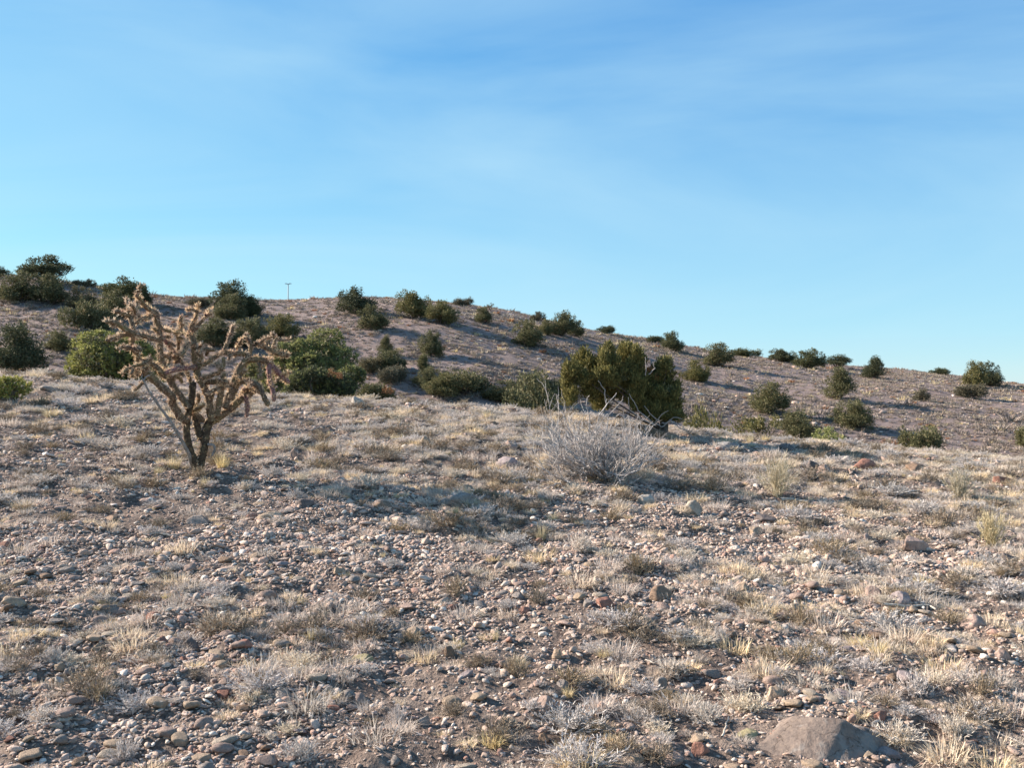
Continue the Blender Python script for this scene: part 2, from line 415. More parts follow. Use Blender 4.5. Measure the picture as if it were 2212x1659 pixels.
# ------------------------------------------------------------------ plants: small leafy and grassy things
def blades(n, h, spread, wd, seed, curve=0.5, lean=0.6, segs=2):
    """a tuft: thin tapering blades leaving one crown and bending out"""
    rg = np.random.default_rng(seed)
    an = rg.uniform(0, 2*math.pi, n); r0 = spread*0.35*np.sqrt(rg.uniform(0, 1, n))
    base = np.stack([r0*np.cos(an), r0*np.sin(an), np.full(n, -0.01)], -1)
    ln = h*rg.uniform(0.45, 1.1, n); tilt = np.abs(rg.normal(0, lean, n)); a2 = an + rg.normal(0, 0.6, n)
    out = np.stack([np.cos(a2), np.sin(a2), np.zeros(n)], -1); side = np.stack([-np.sin(a2), np.cos(a2), np.zeros(n)], -1)
    th = rg.uniform(0, math.pi, n)[:, None]
    V = []; wv = wd*rg.uniform(0.6, 1.3, n)
    for k in range(segs+1):
        s = k/segs; ti = tilt*(0.4 + curve*s*1.6)
        d = out*np.sin(ti)[:, None] + np.array([0, 0, 1.0])*np.cos(ti)[:, None]
        p = base + d*(ln*s)[:, None]
        sd_ = side*np.cos(th) + d*0 + out*np.sin(th)
        wk = (wv*(1 - 0.85*s))[:, None]
        V.append(p - sd_*wk/2); V.append(p + sd_*wk/2)
    V = np.stack(V, 1); m = 2*(segs+1)
    F_ = []
    idx = np.arange(n)*m
    for k in range(segs):
        F_.append(np.stack([idx+2*k, idx+2*k+1, idx+2*k+3, idx+2*k+2], -1))
    return V.reshape(-1, 3), np.concatenate(F_)
def twiggy(n, h, w_, seed, wd=0.004, kids=5, klen=0.35):
    """a dwarf shrub: crooked stems with short side twigs, all flat slivers"""
    rg = np.random.default_rng(seed); V = []; Q = []
    def sliver(a, b, w0, w1):
        d = b - a; s = np.cross(d, rg.normal(size=3)); s /= (np.linalg.norm(s)+1e-9)
        k = len(V); V.extend([a - s*w0/2, a + s*w0/2, b + s*w1/2, b - s*w1/2]); Q.append((k, k+1, k+2, k+3))
    for i in range(n):
        an = rg.uniform(0, 2*math.pi); el = rg.uniform(0.15, 1.0)
        d = np.array([math.cos(an)*w_/2*el, math.sin(an)*w_/2*el, h*math.sqrt(max(0.05, 1-el*el*0.8))*rg.uniform(0.7, 1.05)])
        p = np.array([rg.normal(0, 0.02), rg.normal(0, 0.02), -0.005]); L_ = np.linalg.norm(d)
        for s in range(3):
            q = p + d/3 + rg.normal(0, 0.06*L_, 3); sliver(p, q, wd*(1.2-0.3*s), wd*(0.9-0.3*s))
            for c in range(kids if s else 1):
                dd = d/L_ + rg.normal(0, 0.55, 3); dd[2] += 0.3
                a = p + (q-p)*rg.uniform(0, 1); sliver(a, a + dd/np.linalg.norm(dd)*L_*klen*rg.uniform(0.4, 1), wd*0.7, wd*0.35)
            p = q
    return np.array(V), np.array(Q)

def foliage(lobes, n, size, seed, up=0.5, shell=0.55, aspect=0.45, per=3, fuzz=0.055):
    """leaf sprays through the volume of a crown made of lobes; denser near each lobe's surface"""
    rg = np.random.default_rng(seed)
    lb = np.array(lobes, float); vol = (lb[:, 3]*lb[:, 4]*lb[:, 5])**0.72
    ch = rg.choice(len(lb), n, p=vol/vol.sum()); c = lb[ch, :3]; R = lb[ch, 3:6]
    d = rg.normal(size=(n, 3)); d /= np.linalg.norm(d, axis=1)[:, None]
    bum = 1 + 0.75*(n3(d*1.0 + ch[:, None]*3.1, 2.4, seed+3, 3))
    rr = np.where(rg.uniform(size=n) < 0.75, shell + (1-shell)*rg.uniform(size=n)**0.6, rg.uniform(0.15, 1, n))
    rr = rr*bum + rg.exponential(fuzz, n)
    p = c + d*R*rr[:, None]
    keep = p[:, 2] > 0.02; p = p[keep]; d = d[keep]; n = len(p)
    P = np.repeat(p, per, 0); D = np.repeat(d, per, 0); m = len(P)
    ax = D*0.9 + rg.normal(0, 0.6, (m, 3)); ax[:, 2] += up; ax /= np.linalg.norm(ax, axis=1)[:, None]
    sd_ = np.cross(ax, rg.normal(size=(m, 3))); sd_ /= np.linalg.norm(sd_, axis=1)[:, None]
    ln = size*rg.uniform(0.6, 1.4, m)[:, None]; wd = ln*aspect
    P = P + rg.normal(0, size*0.35, (m, 3))
    V = np.stack([P, P + ax*ln*0.5 - sd_*wd*0.5, P + ax*ln, P + ax*ln*0.5 + sd_*wd*0.5], 1).reshape(-1, 3)
    Q = np.arange(m*4).reshape(m, 4)
    return V, Q
def starbursts(centres, rad, needles, wd, seed, dirs=None):
    """bottle-brush needle tufts at shoot tips"""
    rg = np.random.default_rng(seed); n = len(centres); m = n*needles
    C = np.repeat(np.asarray(centres), needles, 0)
    a = rg.normal(size=(m, 3)); a[:, 2] += 0.7
    if dirs is not None: a += np.repeat(np.asarray(dirs), needles, 0)*1.0
    a /= np.linalg.norm(a, axis=1)[:, None]
    s = np.cross(a, rg.normal(size=(m, 3))); s /= np.linalg.norm(s, axis=1)[:, None]
    L_ = rad*rg.uniform(0.6, 1.15, m)[:, None]
    V = np.stack([C - s*wd/2, C + s*wd/2, C + a*L_ + s*wd*0.3, C + a*L_ - s*wd*0.3], 1).reshape(-1, 3)
    return V, np.arange(m*4).reshape(m, 4)
def limbs(mb, lobes, r0, seed, nstem=3, base=(0, 0, 0)):
    rg = random.Random(seed); bx = Vector(base)
    for i, l in enumerate(lobes):
        c = Vector(l[:3]); b = bx + Vector((rg.uniform(-1, 1), rg.uniform(-1, 1), 0))*r0*1.3 - Vector((0, 0, 0.08))
        mid = b.lerp(c, 0.45) + Vector((rg.uniform(-1, 1), rg.uniform(-1, 1), rg.uniform(-0.2, 0.6)))*0.12*(c-b).length
        e = c + Vector((rg.uniform(-0.4, 0.4)*l[3], rg.uniform(-0.4, 0.4)*l[4], 0.5*l[5]))
        pts = []
        for k in range(7):
            s = k/6; q = b*(1-s)**2 + mid*2*s*(1-s) + e*s*s
            pts.append(q + Vector((rg.uniform(-1, 1), rg.uniform(-1, 1), 0))*r0*0.4)
        mb.tube(pts, [r0*(1-0.85*k/6) for k in range(7)], 5)
        for j in range(4):
            k = rg.randint(2, 5); a = pts[k]; dd = Vector((rg.uniform(-1, 1), rg.uniform(-1, 1), rg.uniform(0.1, 1))).normalized()*min(l[3], l[5])*0.95
            mb.tube([a, a+dd*0.5+Vector((0, 0, 0.03)), a+dd], [r0*0.35, r0*0.22, r0*0.08], 4)

def shrub_lobes(kind, seed, w_, h):
    """lobes (x, y, z, rx, ry, rz) of a crown w_ wide and h high"""
    rg = random.Random(seed*13+5); out = []
    if kind == 'dome':
        for k in range(22):
            a = rg.uniform(0, 6.283); r = w_*0.38*math.sqrt(rg.random()); z = h*(0.16 + 0.62*rg.random()**0.8*(1 - (r/(w_*0.42))**2*0.7))
            s = rg.uniform(0.09, 0.165)*w_; out.append((r*math.cos(a), r*math.sin(a), z, s, s, min(s*1.15, h*0.33)))
        for k in range(12):       # stray sprays that break the outline
            a = rg.uniform(0, 6.283); e = rg.uniform(0.1, 1.45); s = rg.uniform(0.035, 0.07)*w_
            out.append((math.cos(a)*math.cos(e)*w_*0.50, math.sin(a)*math.cos(e)*w_*0.50, h*(0.30 + 0.70*math.sin(e)), s, s, s*1.5))
        ox, oy = rg.uniform(-.16, .16)*w_, rg.uniform(-.16, .16)*w_
        out = [(x+ox*z/h, y+oy*z/h, z, a, b, c*rg.uniform(0.75, 1.2)) for (x, y, z, a, b, c) in out]
        out.append((ox*1.3, oy*1.3, h*0.72, w_*0.17, w_*0.17, h*0.26))
    elif kind == 'low':
        for k in range(11):
            a = rg.uniform(0, 6.283); r = w_*0.38*math.sqrt(rg.random()); s = rg.uniform(0.13, 0.22)*w_
            out.append((r*math.cos(a), r*math.sin(a), h*rg.uniform(0.35, 0.62), s, s, h*rg.uniform(0.25, 0.4)))
    elif kind == 'cone':
        for k in range(12):
            z = h*(0.2 + 0.68*k/11); a = rg.uniform(0, 6.283); r = w_*0.28*(1-z/h)
            s = w_*(0.36 - 0.25*z/h)*rg.uniform(0.8, 1.1); out.append((r*math.cos(a), r*math.sin(a), z, s, s, h*0.15))
    elif kind == 'tree':                        # open crown carried on visible limbs
        for k in range(24):
            a = rg.uniform(0, 6.283); r = w_*0.38*math.sqrt(rg.random()); z = h*(0.34 + 0.52*rg.random()*(1 - (r/(w_*0.42))**2*0.55))
            s = rg.uniform(0.09, 0.15)*w_; out.append((r*math.cos(a), r*math.sin(a), z, s, s, s*0.8))
        for k in range(4):
            a = rg.uniform(0, 6.283); r = w_*0.42; s = w_*0.09; out.append((r*math.cos(a), r*math.sin(a), h*rg.uniform(0.28, 0.45), s, s, s*0.8))
    elif kind == 'sparse':
        for k in range(12):
            a = rg.uniform(0, 6.283); r = w_*0.44*math.sqrt(rg.random()); s = rg.uniform(0.05, 0.11)*w_
            out.append((r*math.cos(a), r*math.sin(a), h*rg.uniform(0.3, 0.88), s, s, s))
    return out

PROTO = {}
def shrub_proto(kind, var, mat, mname):
    """unit-size prototype: crown 1 m half-width ~ 2 m wide, 2 m tall"""
    key = (kind, var, mname)
    if key in PROTO: return PROTO[key]
    seed = 100 + var*7 + len(kind)*31
    W, Hh = 2.0, {'dome': 1.7, 'low': 0.95, 'cone': 2.1, 'tree': 1.8, 'sparse': 1.5}[kind]
    lobes = shrub_lobes(kind, seed, W, Hh)
    n = {'dome': 4700, 'low': 3400, 'cone': 4000, 'tree': 3600, 'sparse': 700}[kind]
    V, Q = foliage(lobes, n, 0.080, seed, per=3, fuzz=0.085)
    cm = mesh('crown_' + kind, V, tris=Q, mat=mat)
    mb = MB(); limbs(mb, lobes[:8] if kind != 'tree' else lobes[:13], 0.045 if kind != 'tree' else 0.065, seed)
    tm = mb.build('trunk_' + kind, M_BARK)
    PROTO[key] = (cm, tm, W, Hh)
    return PROTO[key]

def shrub(name, label, cat, px, top, bot, wpx, kind, var, mat, group=None, rz=None, far=True, pos=None, tilt=0):
    p = pos if pos is not None else (hit_far(px, bot) if far else hit(px, bot))
    cm, tm, W, Hh = shrub_proto(kind, var, mat, mat.name)
    s = wpx/F*p.y/(W*0.98)*(1.32 if (bot > 795 and 790 < px < 1230) else 1.15); sz = max(0.3, (bot-top)/F*p.y/Hh*1.08)
    r = empty(name, p - Vector((0, 0, 0.04)), rz if rz is not None else random.uniform(0, 6.28), (s, s, sz))
    r.rotation_euler = (random.uniform(-.12, .12), random.uniform(-.12, .12), r.rotation_euler[2])
    obj('crown', cm, r); obj('trunk', tm, r)
    tag(r, label, cat, group)
    return r

# ------------------------------------------------------------------ tree cholla: traced branch by branch, each with its own depth
def build_cholla():
    base = hit(422, 1024); Y0 = base.y
    root = empty('cholla_cactus', base)
    tag(root, 'tall tangled tree cholla with tan spiny joints and dead grey stick on the knoll', 'cactus')
    # branch paths: depth at start, depth at end, start radius, end radius, then points (x, y) ; 3.5143 units per picture unit
    K = 0.28465
    def P3(x, y, d):
        px = 171.7 + x*K; py = 583.9 + y*K; yy = Y0 + d
        return Vector(((px-CX)/F*yy, yy, CAMZ + (HY-py)/F*yy)) - base
    B = [
     ('trunk', 0, 0.06, 40, 32, [(888,1560),(905,1500),(925,1430),(948,1330),(958,1250),(975,1180),(1010,1120)]),
     ('trunk', -0.02, -0.10, 30, 27, [(893,1530),(875,1450),(845,1381),(823,1300),(812,1218),(817,1147),(828,1081),(848,1000),(856,930),(862,860)]),
     ('trunk', 0.03, 0.02, 30, 26, [(925,1290),(905,1230),(885,1150),(866,1076),(850,1000)]),
     ('branch', -0.10, -0.45, 30, 26, [(818,1150),(774,1125),(730,1060),(700,1000),(708,968),(676,934),(610,879),(545,814),(505,775),(482,745)]),
     ('branch', -0.10, -0.15, 27, 21, [(836,1055),(785,983),(730,918),(692,852),(670,798),(650,760),(617,675),(609,580),(603,486),(589,415),(581,335),(574,318)]),
     ('branch', -0.15, -0.35, 20, 13, [(578,325),(527,300),(480,259),(452,215),(428,198)]),
     ('branch', -0.35, -0.38, 14, 11, [(430,200),(440,165),(455,135),(471,110)]),
     ('branch', -0.15, -0.40, 18, 13, [(570,330),(540,345),(499,360),(455,385),(433,400)]),
     ('branch', -0.38, -0.30, 15, 9, [(432,400),(420,380),(428,340),(424,280),(438,235)]),
     ('branch', -0.15, -0.50, 19, 17, [(600,530),(537,519),(475,497),(410,486)]),
     ('branch', -0.50, -0.75, 21, 17, [(410,488),(357,457),(300,420),(239,391),(200,394)]),
     ('branch', -0.50, -0.62, 18, 14, [(405,492),(324,495),(263,522),(200,535)]),
     ('branch', -0.50, -0.42, 19, 13, [(406,480),(402,420),(388,375),(398,340),(396,297),(372,255),(348,225)]),
     ('branch', -0.44, -0.62, 15, 14, [(396,372),(357,342),(310,325),(272,312)]),
     ('branch', -0.42, -0.55, 13, 10, [(390,350),(420,320),(402,280),(385,262)]),
     ('branch', -0.50, -0.45, 18, 13, [(404,495),(402,530),(400,575)]),
     ('branch', -0.47, -0.60, 15, 14, [(470,610),(400,595),(340,585),(284,600)]),
     ('branch', -0.47, -0.25, 19, 22, [(400,595),(432,632),(455,689),(523,695),(570,730),(617,775),(655,820)]),
     ('branch', -0.40, -0.55, 18, 12, [(546,665),(500,705),(440,722),(367,755),(318,790)]),
     ('branch', -0.44, -0.50, 16, 12, [(414,760),(404,790),(398,815)]),
     ('branch', -0.42, -0.48, 14, 9, [(480,800),(492,765),(520,730)]),
     ('branch', -0.45, -0.5, 14, 10, [(498,828),(470,868),(440,895),(416,915)]),
     ('branch', -0.12, 0.10, 17, 15, [(615,500),(650,540),(690,590),(731,655)]),
     ('branch', -0.10, 0.10, 17, 13, [(630,650),(680,660),(735,675)]),
     ('branch', -0.14, -0.05, 14, 11, [(600,420),(640,455),(690,470)]),
     ('branch', 0.00, -0.08, 28, 22, [(1005,1150),(990,1060),(982,975),(945,895),(905,820),(885,740),(872,640),(865,560),(848,490)]),
     ('branch', -0.08, 0.12, 19, 14, [(850,490),(800,484),(730,470),(680,455),(635,448)]),
     ('branch', 0.00, 0.02, 18, 13, [(762,470),(764,420),(768,345)]),
     ('branch', -0.06, -0.12, 16, 12, [(835,485),(852,420),(882,360),(892,300),(895,252)]),
     ('branch', -0.07, -0.02, 15, 11, [(860,470),(912,405),(958,345),(985,298)]),
     ('branch', -0.11, -0.2, 12, 9, [(890,315),(850,300),(812,302)]),
     ('branch', -0.08, 0.05, 11, 9, [(955,345),(985,320),(1005,296)]),
     ('branch', -0.10, -0.30, 17, 14, [(862,560),(820,565),(798,610),(768,650)]),
     ('branch', -0.06, -0.28, 21, 17, [(885,735),(840,742),(780,746),(710,762),(655,782)]),
     ('branch', 0.05, 0.15, 15, 12, [(740,475),(750,560),(745,645)]),
     ('branch', 0.10, 0.0, 16, 14, [(745,640),(770,700),(820,790),(850,870)]),
     ('branch', -0.08, 0.22, 18, 20, [(892,738),(972,700),(1038,655),(1099,628),(1160,637),(1265,636)]),
     ('branch', -0.08, 0.0, 16, 12, [(872,605),(960,604),(1030,612)]),
     ('branch', 0.05, 0.10, 14, 12, [(1098,605),(1130,527),(1155,466),(1167,418)]),
     ('branch', 0.22, 0.20, 17, 13, [(1290,640),(1300,570),(1268,515),(1252,485)]),
     ('branch', 0.20, 0.10, 12, 10, [(1190,600),(1225,540),(1256,515)]),
     ('branch', 0.20, 0.35, 16, 24, [(1335,560),(1364,565),(1430,599),(1507,632),(1585,650)]),
     ('branch', 0.22, 0.15, 11, 9, [(1360,570),(1400,528),(1450,508),(1472,484)]),
     ('branch', 0.30, 0.35, 12, 10, [(1478,612),(1474,560),(1500,518),(1540,532),(1600,526)]),
     ('branch', 0.05, 0.20, 27, 20, [(1105,1050),(1122,985),(1150,894),(1188,800),(1215,745),(1255,690),(1292,645)]),
     ('branch', 0.12, 0.22, 22, 20, [(1175,930),(1200,850),(1225,790),(1258,720)]),
     ('branch', 0.20, 0.30, 23, 26, [(1240,722),(1280,688),(1354,680),(1420,695),(1450,720)]),
     ('branch', 0.30, 0.42, 27, 18, [(1446,716),(1496,767),(1547,818),(1588,855)]),
     ('branch', 0.28, 0.20, 20, 17, [(1442,711),(1437,767),(1446,843),(1468,919),(1478,995)]),
     ('branch', 0.25, 0.15, 14, 11, [(1362,705),(1374,765),(1376,818)]),
     ('branch', 0.30, 0.30, 11, 9, [(1462,695),(1456,628)]),
     ('branch', -0.05, -0.22, 17, 15, [(925,830),(998,802),(1059,777),(1088,735)]),
     ('branch', -0.20, -0.20, 16, 13, [(1084,756),(1094,700),(1090,665)]),
     ('branch', 0.00, -0.10, 21, 20, [(965,853),(1048,848),(1115,850)]),
     ('branch', 0.00, -0.14, 17, 13, [(1095,890),(1040,908),(982,930)]),
     ('branch', 0.02, 0.00, 25, 20, [(1045,1110),(1058,1020),(1075,930),(1093,850),(1088,765)]),
     ('branch', 0.06, 0.30, 33, 26, [(985,1165),(1060,1115),(1135,1060),(1210,995),(1275,945),(1340,915)]),
     ('branch', 0.12, 0.05, 26, 19, [(1150,985),(1172,880),(1242,842),(1303,853),(1359,884),(1390,940),(1432,1030)]),
     ('branch', 0.28, 0.18, 26, 18, [(1230,975),(1262,905),(1320,890),(1375,905)]),
     ('branch', 0.20, 0.18, 18, 14, [(1262,960),(1275,1040),(1270,1115)]),
     ('branch', 0.0, -0.2, 17, 12, [(862,1070),(910,1050),(945,1022)]),
     ('branch', 0.0, 0.03, 25, 22, [(862,1078),(900,1112),(940,1150)]),
     ('branch', 0.0, -0.08, 15, 11, [(880,1040),(905,985),(900,940)]),
     ('branch', 0.05, 0.0, 16, 11, [(985,1010),(1010,950),(1005,905)]),
     ('branch', -0.08, -0.2, 16, 12, [(700,880),(720,820),(765,790),(790,800)]),
     ('branch', -0.1, -0.12, 15, 12, [(905,700),(925,660),(915,615)]),
     ('branch', -0.1, 0.1, 14, 10, [(815,600),(790,560),(815,520)]),
     ('dead_stub', 0.0, 0.0, 10, 8, [(975,1325),(1018,1332),(1026,1370),(1003,1415)]),
    ]
    mt, t, p, out = newmat('cholla_skin', 0.85, 0.15)
    c = t.nodes.new('ShaderNodeTexCoord'); sx = t.nodes.new('ShaderNodeAttribute'); sx.attribute_name = 'knob'
    nz = noise(t, 6.0, 4, 0.6, c.outputs['Object'])
    skin = ramp(t, nz.outputs[0], [(0.32, (0.072, 0.042, 0.036)), (0.5, (0.115, 0.080, 0.050)), (0.68, (0.165, 0.135, 0.062))])
    col = mixrgb(t, sx.outputs['Fac'], skin.outputs[0], (0.30, 0.22, 0.145)); t.links.new(col, p.inputs['Base Color'])
    n5 = noise(t, 120.0, 3, 0.7, c.outputs['Object']); bump(t, p, n5.outputs[0], 0.5, 0.006)
    mtr, t, p, out = newmat('cholla_old_bark', 0.9, 0.1)
    c = t.nodes.new('ShaderNodeTexCoord'); nz = noise(t, 28.0, 5, 0.7, c.outputs['Object'])
    skin = ramp(t, nz.outputs[0], [(0.32, (0.035, 0.025, 0.02)), (0.52, (0.085, 0.062, 0.042)), (0.70, (0.22, 0.17, 0.095))]); t.links.new(skin.outputs[0], p.inputs['Base Color']); bump(t, p, nz.outputs[0], 1.0, 0.012)
    mp_, t, p, out = newmat('cholla_purple_joint', 0.85, 0.15)
    c = t.nodes.new('ShaderNodeTexCoord'); sx = t.nodes.new('ShaderNodeAttribute'); sx.attribute_name = 'knob'
    nz = noise(t, 7.0, 4, 0.6, c.outputs['Object'])
    skin = ramp(t, nz.outputs[0], [(0.32, (0.10, 0.050, 0.060)), (0.5, (0.165, 0.080, 0.085)), (0.68, (0.21, 0.125, 0.095))])
    t.links.new(mixrgb(t, sx.outputs['Fac'], skin.outputs[0], (0.40, 0.27, 0.22)), p.inputs['Base Color'])
    msp = leafy('cholla_spines', [(0.0, (0.38, 0.24, 0.17)), (0.5, (0.64, 0.49, 0.35)), (0.85, (0.86, 0.74, 0.58)), (1.0, (0.50, 0.28, 0.22))], 0.35, 0.5)
    # short side joints sprouting along the arms
    rj = random.Random(12)
    arms = [b for b in B if b[0] == 'branch' and b[3] >= 15]
    for k in range(72):
        nm, d0, d1, r0, r1, pts = rj.choice(arms); i = rj.randint(0, len(pts)-2); s_ = rj.random(); (x0, y0), (x1, y1) = pts[i], pts[i+1]
        x, y = x0+(x1-x0)*s_, y0+(y1-y0)*s_
        if y > 900: continue
        d = d0 + (d1-d0)*(i+s_)/(len(pts)-1); an = math.atan2(y1-y0, x1-x0) + rj.choice((-1, 1))*rj.uniform(0.7, 1.4); l = rj.uniform(30, 75)
        dd = rj.uniform(-.09, .09); mx, my = x + math.cos(an)*l*.5, y + math.sin(an)*l*.5 - 4
        B.append(('branch', d, d+dd, rj.uniform(12, 15), rj.uniform(9, 12), [(x, y), (mx, my), (x+math.cos(an+.25)*l, y+math.sin(an+.25)*l-8)]))
    rg = np.random.default_rng(3)
    m_per = K/F*Y0
    for bi, (nm, d0, d1, r0, r1, pts) in enumerate(B):
        n = len(pts); P = [P3(x, y, d0 + (d1-d0)*i/(n-1)) for i, (x, y) in enumerate(pts)]
        # resample with a Catmull-Rom curve
        A = np.array([p[:] for p in P]); ext = np.vstack([2*A[0]-A[1], A, 2*A[-1]-A[-2]]); C = []; T = []
        for i in range(n-1):
            p0, p1, p2, p3 = ext[i:i+4]; seg = max(2, int(np.linalg.norm(p2-p1)/0.010))
            for k in range(seg):
                s = k/seg
                C.append(0.5*((2*p1) + (p2-p0)*s + (2*p0-5*p1+4*p2-p3)*s*s + (3*p1-p0-3*p2+p3)*s**3)); T.append((i+s)/(n-1))
        C.append(A[-1]); T.append(1.0); C = np.array(C); T = np.array(T)
        m = len(C); tn = np.gradient(C, axis=0); tn /= np.linalg.norm(tn, axis=1)[:, None] + 1e-9
        old = r0 > 29.5 and nm == 'trunk'
        R = (r0 + (r1-r0)*T)*m_per*1.0
        # joints swell between constrictions
        Ls = np.concatenate([[0], np.cumsum(np.linalg.norm(np.diff(C, axis=0), axis=1))])
        if not old: R = R*(1.0 + 0.13*np.sin(Ls/0.16*math.pi + bi)**2 - 0.08)
        if nm != 'trunk':
            R *= np.clip(0.55 + (Ls[-1]-Ls)/0.03, 0, 1)**0.5
        seg = 12; ref = np.array([0.3, 0.5, 0.8]); verts = []; knob = []; tub = []
        a = np.cross(tn[0], ref); a /= np.linalg.norm(a)
        for i in range(m):
            a = a - tn[i]*np.dot(a, tn[i]); a /= np.linalg.norm(a); b = np.cross(tn[i], a)
            for k in range(seg):
                an = 2*math.pi*k/seg
                kb = max(0, math.cos(3*an + Ls[i]/0.034*2*math.pi)*math.cos(4*an - Ls[i]/0.052*2*math.pi))**0.8
                if old: kb = max(0, rg.normal(-0.1, 0.5))*0.6
                amp = 0.34 if not old else 0.26
                rr = R[i]*(0.90 + amp*kb + rg.normal(0, 0.03))
                d = a*math.cos(an) + b*math.sin(an); verts.append(C[i] + d*rr); knob.append(kb)
                if rg.uniform() < (0.15 if not old else 0.05) and nm != 'dead_stub': tub.append((C[i] + d*rr*0.98, d*0.8 + tn[i]*0.35))
        q = []
        for i in range(m-1):
            for k in range(seg):
                k2 = (k+1) % seg; q.append((i*seg+k, i*seg+k2, (i+1)*seg+k2, (i+1)*seg+k))
        verts.append(C[-1] + tn[-1]*R[-1]*0.8); e = len(verts)-1; knob.append(1.0)
        fc = q + [((m-1)*seg+k, (m-1)*seg+(k+1) % seg, e) for k in range(seg)]
        purple = pts[0] in [(1446,716),(1442,711),(1262,960),(955,345)] or bi in (22, 33)
        nb = len(fc)
        if tub:
            cs = np.array([x[0] for x in tub]); ds = np.array([x[1] for x in tub])
            V, Q = starbursts(cs, 0.030 if not old else 0.018, 6, 0.0034, 50+bi, ds*1.4)
            k0 = len(verts); verts = verts + list(V); fc = fc + [tuple(int(i)+k0 for i in q_) for q_ in Q]; knob = knob + [1.0]*len(V)
        me = mesh('cholla_' + nm, verts, fc, mat=M_DSTICK if nm == 'dead_stub' else (mp_ if purple else mtr if old else mt), smooth=True)
        me.materials.append(msp)
        me.polygons.foreach_set('material_index', np.array([0]*nb + [1]*(len(fc)-nb), np.int32))
        at = me.attributes.new('knob', 'FLOAT', 'POINT'); at.data.foreach_set('value', np.array(knob, np.float32))
        o = obj(nm, me, root)
    mb = MB()
    sp = [(486,842,-.5),(530,930,-.45),(575,990,-.4),(610,1045,-.36),(650,1095,-.32),(692,1152,-.3),(745,1240,-.22),(790,1320,-.15),(832,1400,-.08),(862,1500,0)]
    mb.tube([P3(*q) for q in sp], [m_per*r for r in (7, 8, 9, 9, 10, 11, 12, 13, 15, 18)], 7)
    mb.tube([P3(486,842,-.5), P3(500,815,-.5), P3(530,800,-.48)], [m_per*7, m_per*6, m_per*5], 6)
    mb.tube([P3(486,842,-.5), P3(470,815,-.5), P3(478,795,-.5)], [m_per*6, m_per*5, m_per*3], 6)
    obj('dead_branch', mb.build('cholla_dead_branch', M_DSTICK), root)
build_cholla()

# ------------------------------------------------------------------ leafless grey shrub
def woody(name, seed, base, w_, h, stems, mat, label, cat, rad=0.007, lean=(0, 0), depth=4, kid=3, spread=1.0, tw=0.62, group=None, bias=0.0, kink=0.24):
    rg = random.Random(seed); mb = MB(); mt = MB()
    def grow(p, d, ln, r, lev, out):
        n = 5; pts = [p]; q = p; dd = d.copy()
        for k in range(n):
            dd = (dd + Vector((rg.uniform(-1, 1), rg.uniform(-1, 1), rg.uniform(-0.8, 0.9)))*kink).normalized()
            q = q + dd*ln/n; pts.append(q)
        e = r*0.55
        out.tube(pts, [r + (e-r)*k/n for k in range(n+1)], 5 if lev < 2 else 3, cap=False)
        if lev >= depth: return
        for j in range(kid if lev else kid+1):
            k = rg.randint(2, n); a = pts[k]
            nd = (dd + Vector((rg.uniform(-1, 1), rg.uniform(-1, 1), rg.uniform(-0.35, 0.9)))*0.75).normalized()
            grow(a, nd, ln*rg.uniform(tw-0.15, tw+0.12), max(0.0019, r*0.62), lev+1, mb if lev+1 < 2 else mt)
    for i in range(stems):
        an = rg.uniform(0, 6.283); el = rg.random()**0.65
        d = Vector((math.cos(an)*w_/2*el*1.05 + bias*w_, math.sin(an)*w_/2*el*spread, h*(1.0-0.62*el)))
        ln = d.length*0.52
        grow(Vector((rg.uniform(-.05, .05), rg.uniform(-.05, .05), -0.03)), d.normalized(), ln, rad*rg.uniform(0.6, 1.1), 0, mb)
    r = empty(name, base); tag(r, label, cat, group)
    obj('stems', mb.build(name + '_stems', mat), r); obj('twigs', mt.build(name + '_twigs', mat), r)
    return r
